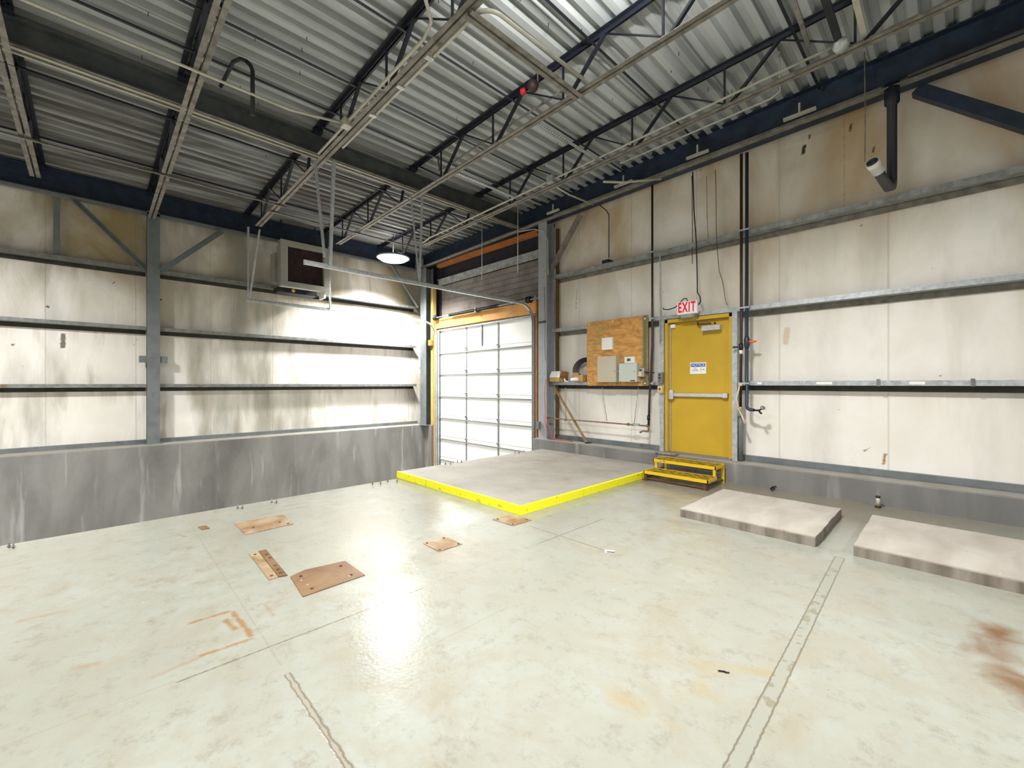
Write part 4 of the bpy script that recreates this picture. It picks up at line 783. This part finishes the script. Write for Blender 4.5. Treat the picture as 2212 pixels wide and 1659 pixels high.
# ------------------------------------------------------------------ wall pipes, conduits, cords on the right wall
def elbow(a, c_, d, r=0.05, n=6):
    """rounded corner at c_ between a and d"""
    a, c_, d = Vector(a), Vector(c_), Vector(d); u = (a-c_).normalized(); v = (d-c_).normalized(); out = []
    for i in range(n+1):
        t = i/n; out.append(c_ + u*r*(1-t)**2 + v*r*t**2)
    return out
gp = thing('gas_pipe', 'brown vertical pipe left of the door with a rusty outlet branch at its foot', 'pipe', (-3.78, 7.1, 0.63))
b = MB(); b.tube([(-3.755, 7.12, 5.02), (-3.755, 7.12, 2.2), (-3.80, 7.10, 1.2), (-3.815, 7.10, 0.75)] , 0.020); b.build('riser', 'brown_pipe', gp)
b = MB(); b.tube([(-3.815, 7.10, 0.75)]+elbow((-3.815, 7.10, 0.75), (-3.815, 7.10, 0.655), (-3.95, 7.05, 0.66), 0.03)+[(-3.90, 7.05, 0.66), (-3.95, 7.03, 0.63)], 0.017); b.build('outlet', 'rust_pipe', gp)
b = MB(); b.bar((-3.81, 7.08, 0.92), (-3.75, 7.03, 1.0), 0.014, 0.008); b.tube([(-3.815, 7.10, 0.86), (-3.815, 7.10, 0.94)], 0.028, 10); b.build('valve_handle', 'black_steel', gp)
for z in (1.51, 2.66, 3.84):
    b = MB(); b.box(-3.80 if z < 2 else -3.785, -3.73, 7.09, 7.20, z-0.012, z+0.012); b.build('pipe_strap', 'galv', gp)
hp = thing('gas_pipe', 'thin rusty horizontal pipe low on the wall left of the door', 'pipe', (-5.1, 7.1, 0.76))
b = MB(); b.tube([(-6.38, 7.06, 0.765), (-5.70, 7.10, 0.76), (-3.83, 7.10, 0.75)], 0.013, 8); b.build('run', 'rust_pipe', hp)
for X in (-5.70, -4.22, -4.11, -3.83):
    b = MB(); b.lathe([(0, -0.022), (0.024, -0.022), (0.027, 0), (0.024, 0.022), (0, 0.022)], (X, 7.10, 0.755), (1, 0, 0), 10); b.build('fitting', 'rust_pipe', hp)
b = MB(); b.box(-4.10, -4.0, 7.06, 7.12, 0.74, 0.78); b.build('valve', 'galv', hp)
b = MB(); b.lathe([(0, 0), (0.035, 0), (0.035, 0.03), (0, 0.03)], (-6.36, 7.06, 0.765), (0, -1, 0), 12); b.build('end_cap', 'tan', hp)
for (a, c_, nm) in (((-5.746, 7.16, 1.43), (-5.70, 7.12, 0.78), 'left rod, meeting the rusty pipe'), ((-4.834, 7.16, 1.43), (-4.68, 7.10, 0.79), 'middle rod, hanging free'), ((-4.05, 7.16, 1.43), (-4.11, 7.12, 0.78), 'right rod, meeting the rusty pipe')):
    pipe('hanging_rod', [a, c_], 0.006, 'galv_dirty', 'thin rod under the lowest rail, '+nm, 'rod', 6)
bp_ = pipe('water_pipe', [(-2.29, 7.12, 5.02), (-2.29, 7.12, 2.2), (-2.30, 7.12, 1.15)], 0.021, 'brown_pipe', 'brown vertical pipe just right of the yellow door', 'pipe')
wv = thing('water_pipe_valve', 'dark blue lever valve on the brown pipe right of the door', 'valve', (-2.29, 7.12, 2.05))
b = MB(); b.lathe([(0, -0.05), (0.03, -0.05), (0.034, 0), (0.03, 0.05), (0, 0.05)], (-2.295, 7.12, 2.07), n=12); b.build('body', 'black_rubber', wv)
b = MB(); b.box(-2.40, -2.33, 7.07, 7.09, 2.05, 2.08); b.build('lever', 'navy_pipe', wv)
b = MB(); b.lathe([(0, -0.03), (0.024, -0.03), (0.024, 0.03), (0, 0.03)], (-2.295, 7.12, 1.99), n=12); b.build('sleeve', 'white_plastic', wv)
wp = thing('water_pipe', 'slate blue vertical pipe right of the door ending in a hose tap', 'pipe', (-2.205, 7.1, 1.1))
b = MB(); b.tube([(-2.205, 7.10, 5.0), (-2.205, 7.10, 1.20)]+elbow((-2.205, 7.1, 1.5), (-2.20, 7.08, 1.115), (-2.0, 7.08, 1.11), 0.06)+[(-2.10, 7.07, 1.11)], 0.024, 12); b.build('riser', 'navy_pipe', wp)
b = MB(); b.lathe([(0, -0.09), (0.03, -0.09), (0.03, -0.07), (0.042, -0.05), (0.042, 0.05), (0.03, 0.07), (0.03, 0.09), (0, 0.09)], (-2.205, 7.10, 2.13), n=14); v_ = b.build('ball_valve', 'navy_pipe', wp)
b = MB(); b.lathe([(0.0, 0), (0.018, 0.0), (0.022, 0.05), (0.012, 0.10), (0, 0.105)], (-2.17, 7.09, 2.135), (1, -0.1, 0), 10); b.build('orange_handle', 'orange', v_)
b = MB(); b.tube([(-2.11, 7.07, 1.11), (-2.03, 7.05, 1.11), (-1.99, 7.03, 1.13)], [0.016, 0.013, 0.012], 8); b.tube([(-2.03, 7.05, 1.11), (-2.0, 7.02, 1.08), (-1.98, 7.0, 1.07)], 0.014, 8); t_ = b.build('tap', 'black_steel', wp)
b = MB(); b.lathe([(0, 0), (0.035, 0), (0.035, 0.008), (0, 0.008)], (-1.97, 7.02, 1.15), (0.5, -0.5, 0.5), 12); b.build('tap_wheel', 'dusty_steel', t_)
for z in (1.51, 2.66, 3.84):
    b = MB(); b.box(-2.32, -2.17, 7.075, 7.085, z-0.012, z+0.012); b.box(-2.32, -2.31, 7.08, 7.2, z-0.01, z+0.01); b.build('pipe_strap', 'galv', wp)
rp = thing('rope_bundle', 'knotted cream rope hanging beside the brown pipe right of the door', 'rope', (-2.3, 7.05, 1.1))
b = MB(); b.tube([(-2.30, 7.06, 1.47), (-2.31, 7.06, 1.40), (-2.34, 7.06, 1.28), (-2.32, 7.06, 1.18), (-2.31, 7.05, 1.14)], 0.012, 7); b.build('upper_strand', 'rope', rp)
b = MB(); ptsk = [(-2.31+0.04*math.cos(t*2.3), 7.05+0.02*math.sin(t*1.7), 1.12+0.028*math.sin(t*3.1)) for t in [i*0.35 for i in range(30)]]; b.tube(ptsk, 0.009, 6); b.build('knot', 'rope', rp)
b = MB(); b.tube([(-2.30, 7.05, 1.10), (-2.26, 7.04, 1.03), (-2.21, 7.03, 0.90)], [0.009, 0.012, 0.02], 7); b.build('tail', 'rope', rp)
b = MB(); b.tube([(-2.31, 7.06, 1.48), (-2.26, 7.07, 1.49)], 0.018, 8); b.build('wrap', 'tan', rp)
pipe('sleeve_pipe', [(-2.325, 7.20, 0.32), (-2.325, 7.20, 0.86), (-2.325, 7.20, 1.0)], [0.035, 0.035, 0.03], 'grey_steel', 'short grey sleeve pipe standing on the kerb right of the door', 'pipe')
pipe('conduit', [(-3.62, 7.13, 3.84), (-3.61, 7.12, 3.7), (-3.61, 7.12, 2.22)], 0.013, 'galv', 'thin pale conduit dropping from the top rail to the door frame', 'conduit')
# exit sign cables and other loose wires
def wob(p0, p1, n, amp, seed):
    r_ = random.Random(seed); p0, p1 = Vector(p0), Vector(p1)
    return [p0.lerp(p1, i/n)+Vector((r_.uniform(-amp, amp), 0, 0)) for i in range(n+1)]
pipe('cable', [(-3.07, 7.2, 5.05), (-3.05, 7.2, 4.4), (-2.99, 7.15, 3.85), (-2.96, 7.12, 3.2), (-2.95, 7.10, 3.0), (-2.90, 7.08, 2.92), (-2.89, 7.08, 2.84), (-2.93, 7.08, 2.79)], 0.010, 'black_rubber', 'dark cable dropping from the beam into the right side of the exit sign', 'cable', 7)
pipe('cable', [(-3.59, 7.2, 2.84), (-3.55, 7.13, 2.80), (-3.45, 7.11, 2.78), (-3.33, 7.10, 2.80), (-3.24, 7.08, 2.86), (-3.17, 7.08, 2.925), (-3.12, 7.08, 2.92), (-3.10, 7.08, 2.86)], 0.009, 'black_rubber', 'dark cable arching into the top of the exit sign from the left', 'cable', 7)
pipe('cable', wob((-3.09, 7.22, 5.0), (-3.08, 7.22, 3.52), 6, 0.006, 3), 0.006, 'black_rubber', 'thin straight black cable hanging left of the exit sign cable', 'cable', 6)
pipe('cable', wob((-2.88, 7.3, 4.95), (-2.86, 7.3, 3.9), 6, 0.006, 4), 0.005, 'dusty_steel', 'thin grey wire hanging above the top rail over the door', 'cable', 6)
pipe('cable', [(-2.74, 7.3, 5.0), (-2.73, 7.3, 4.5), (-2.71, 7.25, 4.1), (-2.66, 7.15, 3.7), (-2.62, 7.13, 3.3), (-2.56, 7.12, 3.1), (-2.53, 7.13, 2.85), (-2.52, 7.14, 2.78), (-2.50, 7.14, 2.74)], 0.005, 'brown_pipe', 'thin brownish loose wire ending in a loop above the right of the door', 'cable', 6)
pipe('cable', [(-4.83, 7.05, 4.98), (-4.80, 7.25, 4.92), (-4.79, 7.33, 4.85), (-4.79, 7.33, 4.0)], 0.010, 'black_rubber', 'black cable from the beam down to a small box on the top rail', 'cable', 7)
b = MB(); b.box(-4.86, -4.71, 7.19, 7.36, 3.868, 3.93); tag(b.build('junction_box', 'black_steel'), 'small dark box standing on the top rail under a black cable', 'electrical box')
pipe('hook_rod', [(-6.32+0.05, 7.36, 4.35), (-6.27, 7.36, 5.0), (-6.25, 7.36, 5.07), (-6.22, 7.36, 5.05), (-6.22, 7.36, 4.98)], 0.010, 'black_steel', 'short hooked black rod on the wall beside the column brace', 'rod', 7)
pipe('cable', [(-6.9, 6.9, 4.94), (-6.45, 6.95, 4.90), (-6.2, 6.98, 4.80), (-6.12, 7.02, 4.6), (-6.12, 7.03, 4.0), (-6.11, 7.02, 3.85)], 0.010, 'conduit', 'pale cable curving from the roof down the column by the garage door', 'cable', 7)
pipe('cable', wob((-6.20, 6.995, 3.6), (-6.17, 6.995, 2.0), 8, 0.012, 5), 0.004, 'black_rubber', 'thin dark wire taped down the face of the column by the garage door', 'cable', 5)
pipe('extension_cord', [(-6.16, 6.99, 1.6), (-6.18, 6.98, 1.2), (-6.14, 6.97, 0.9), (-6.16, 6.96, 0.75), (-6.10, 6.99, 0.45), (-6.0, 7.03, 0.33), (-5.85, 7.10, 0.315), (-5.65, 7.14, 0.312), (-5.5, 7.10, 0.312), (-5.75, 7.16, 0.312), (-5.95, 7.12, 0.314), (-6.05, 7.08, 0.36), (-6.08, 7.02, 0.6), (-6.14, 6.99, 0.8)], 0.007, 'red_cord', 'red extension cord hanging at the column and lying on the kerb', 'cord', 6)
b = MB(); b.bar((-6.05, 7.16, 1.42), (-5.17, 7.12, 0.33), 0.035, 0.035); tag(b.build('timber_prop', 'wood_old'), 'weathered wooden prop leaning diagonally under the lowest rail', 'prop')
b = MB(); b.box(-6.115, -6.06, 7.28, 7.335, 0.39, 4.9); tag(b.build('timber_stud', 'brown_stud'), 'narrow weathered timber stud behind the column right of the garage door', 'stud')
b = MB(); b.bar((-5.20, 7.10, 0.318), (-5.08, 7.16, 0.33), 0.025, 0.02); b.bar((-5.19, 7.16, 0.318), (-5.1, 7.08, 0.345), 0.012, 0.012); tag(b.build('debris', 'black_steel'), 'dark metal scrap on the kerb at the foot of the wooden prop', 'scrap')
# pipe along the right wall beam and the thick drain pipe
bs = lambda x: 4.935+0.016*(x+11.2)
pipe('drain_line', [(-5.9, 6.97, bs(-5.9)+0.03), (-0.64, 6.97, bs(-0.64)+0.03)], 0.030, 'dusty_steel', 'long pale pipe under the beam along the top of the right wall', 'pipe', 12)
pipe('drain_line', [(-0.40, 6.97, bs(-0.4)+0.06), (X1-0.2, 6.97, bs(X1)+0.06)], 0.030, 'grey_pipe', 'dark pipe under the beam continuing right of the thick black pipe', 'pipe', 12)
dp = thing('drain_pipe', 'thick black vertical drain pipe with a grey elbow and white open coupling', 'pipe', (-0.56, 7.02, 3.85))
b = MB(); b.tube([(-0.545, 7.0, 5.16), (-0.545, 7.0, 4.93), (-0.545, 7.0, 4.90), (-0.545, 7.0, 3.95)], [0.075, 0.075, 0.050, 0.050], 14); b.build('riser', 'black_pipe', dp)
b = MB(); b.tube([(-0.545, 7.0, 3.97), (-0.55, 6.98, 3.90), (-0.57, 6.92, 3.88), (-0.645, 6.72, 4.03)], 0.052, 14); b.build('elbow', 'grey_pipe', dp)
d_ = Vector((-0.075, -0.20, 0.15)).normalized(); p_ = Vector((-0.645, 6.72, 4.03))
b = MB(); b.lathe([(0.052, -0.01), (0.060, -0.01), (0.062, 0.09), (0.068, 0.09), (0.068, 0.15), (0.055, 0.15), (0.052, 0.02)], p_, d_, 18); b.build('white_coupling', 'white_plastic', dp)
b = MB(); b.lathe([(0.044, 0.13), (0.054, 0.13), (0.054, 0.17), (0.044, 0.17), (0.040, 0.10), (0.0, 0.10)], p_, d_, 18); b.build('open_end', 'navy_pipe', dp)
pipe('hanging_wire', [(-0.79, 6.85, 5.61), (-0.78, 6.83, 4.9), (-0.78, 6.80, 4.23)], 0.007, 'dusty_steel', 'thin wire hanging to the open white coupling of the drain pipe', 'wire', 6)
for i, (a, c_) in enumerate([(-6.05, -5.72), (-4.40, -4.03), (-3.05, -2.70), (-1.68, -1.30)]):
    b = MB(); b.box(a, c_, 6.90, 6.94, bs(a)+0.075, bs(a)+0.115)
    b.box((a+c_)/2-0.012, (a+c_)/2+0.012, 6.91, 6.93, bs(a)+0.11, bs(a)+0.25)
    tag(b.build('strut_bracket', 'conduit'), 'short pale strut bracket on the right wall beam, %s from the garage door' % ('first', 'second', 'third', 'fourth')[i], 'bracket', 'strut brackets on the beam')
b = MB(); b.bar((-1.1, 4.3, 5.36), (-1.15, 5.75, 5.28), 0.04, 0.03); tag(b.build('hanger_bar', 'dusty_steel'), 'pale bar above the joist near the round box at the upper right', 'bar')
b = MB(); b.bar((-0.66, 4.6, 5.16), (-0.66, 5.72, 5.10), 0.05, 0.03); tag(b.build('hanger_bar', 'conduit'), 'pale slotted bar beside the round box at the upper right', 'bar')
b = MB(); b.bar((-0.86, 4.5, 5.15), (-0.86, 5.62, 5.11), 0.06, 0.05); tag(b.build('hanger_bar', 'black_steel'), 'black bar reaching the round box at the upper right', 'bar')
pipe('conduit', [(-3.7, 6.0, rz(-3.7, DECK)), (-3.7, 6.0, cz(-3.7, 0.03)), (-1.6, 6.02, cz(-1.6, 0.02)), (-1.5, 6.02, cz(-1.5, 0.06)), (-1.5, 6.0, rz(-1.5, DECK))], 0.012, 'conduit', 'thin pale tube parallel to the joist nearest the right wall', 'conduit', 7)
pipe('conduit', [(-4.2, 6.25, cz(-4.2, 0.0)), (-3.95, 6.5, cz(-3.95, -0.02)), (-3.5, 6.95, 5.0)], 0.02, 'conduit', 'short pale conduit sweeping to the right wall beam', 'conduit', 7)

# clips and paper labels on the lowest rail right of the door
for X in (-0.69, 0.135):
    b = MB(); b.box(X-0.018, X+0.018, 7.185, 7.2, 1.472, 1.562); tag(b.build('rail_clip', 'dusty_steel'), 'small steel clip on the rail, %s of the two' % ('left' if X < 0 else 'right'), 'clip')
for X, wd, nm in ((-2.06, 0.06, 'nearest the yellow door'), (-1.26, 0.18, 'thin middle one'), (-0.33, 0.14, 'largest, between the two clips')):
    b = MB(); b.box(X-wd/2, X+wd/2, 7.194, 7.199, 1.495, 1.53); tag(b.build('paper_label', 'white_plastic'), 'white paper label on the rail, '+nm, 'label')
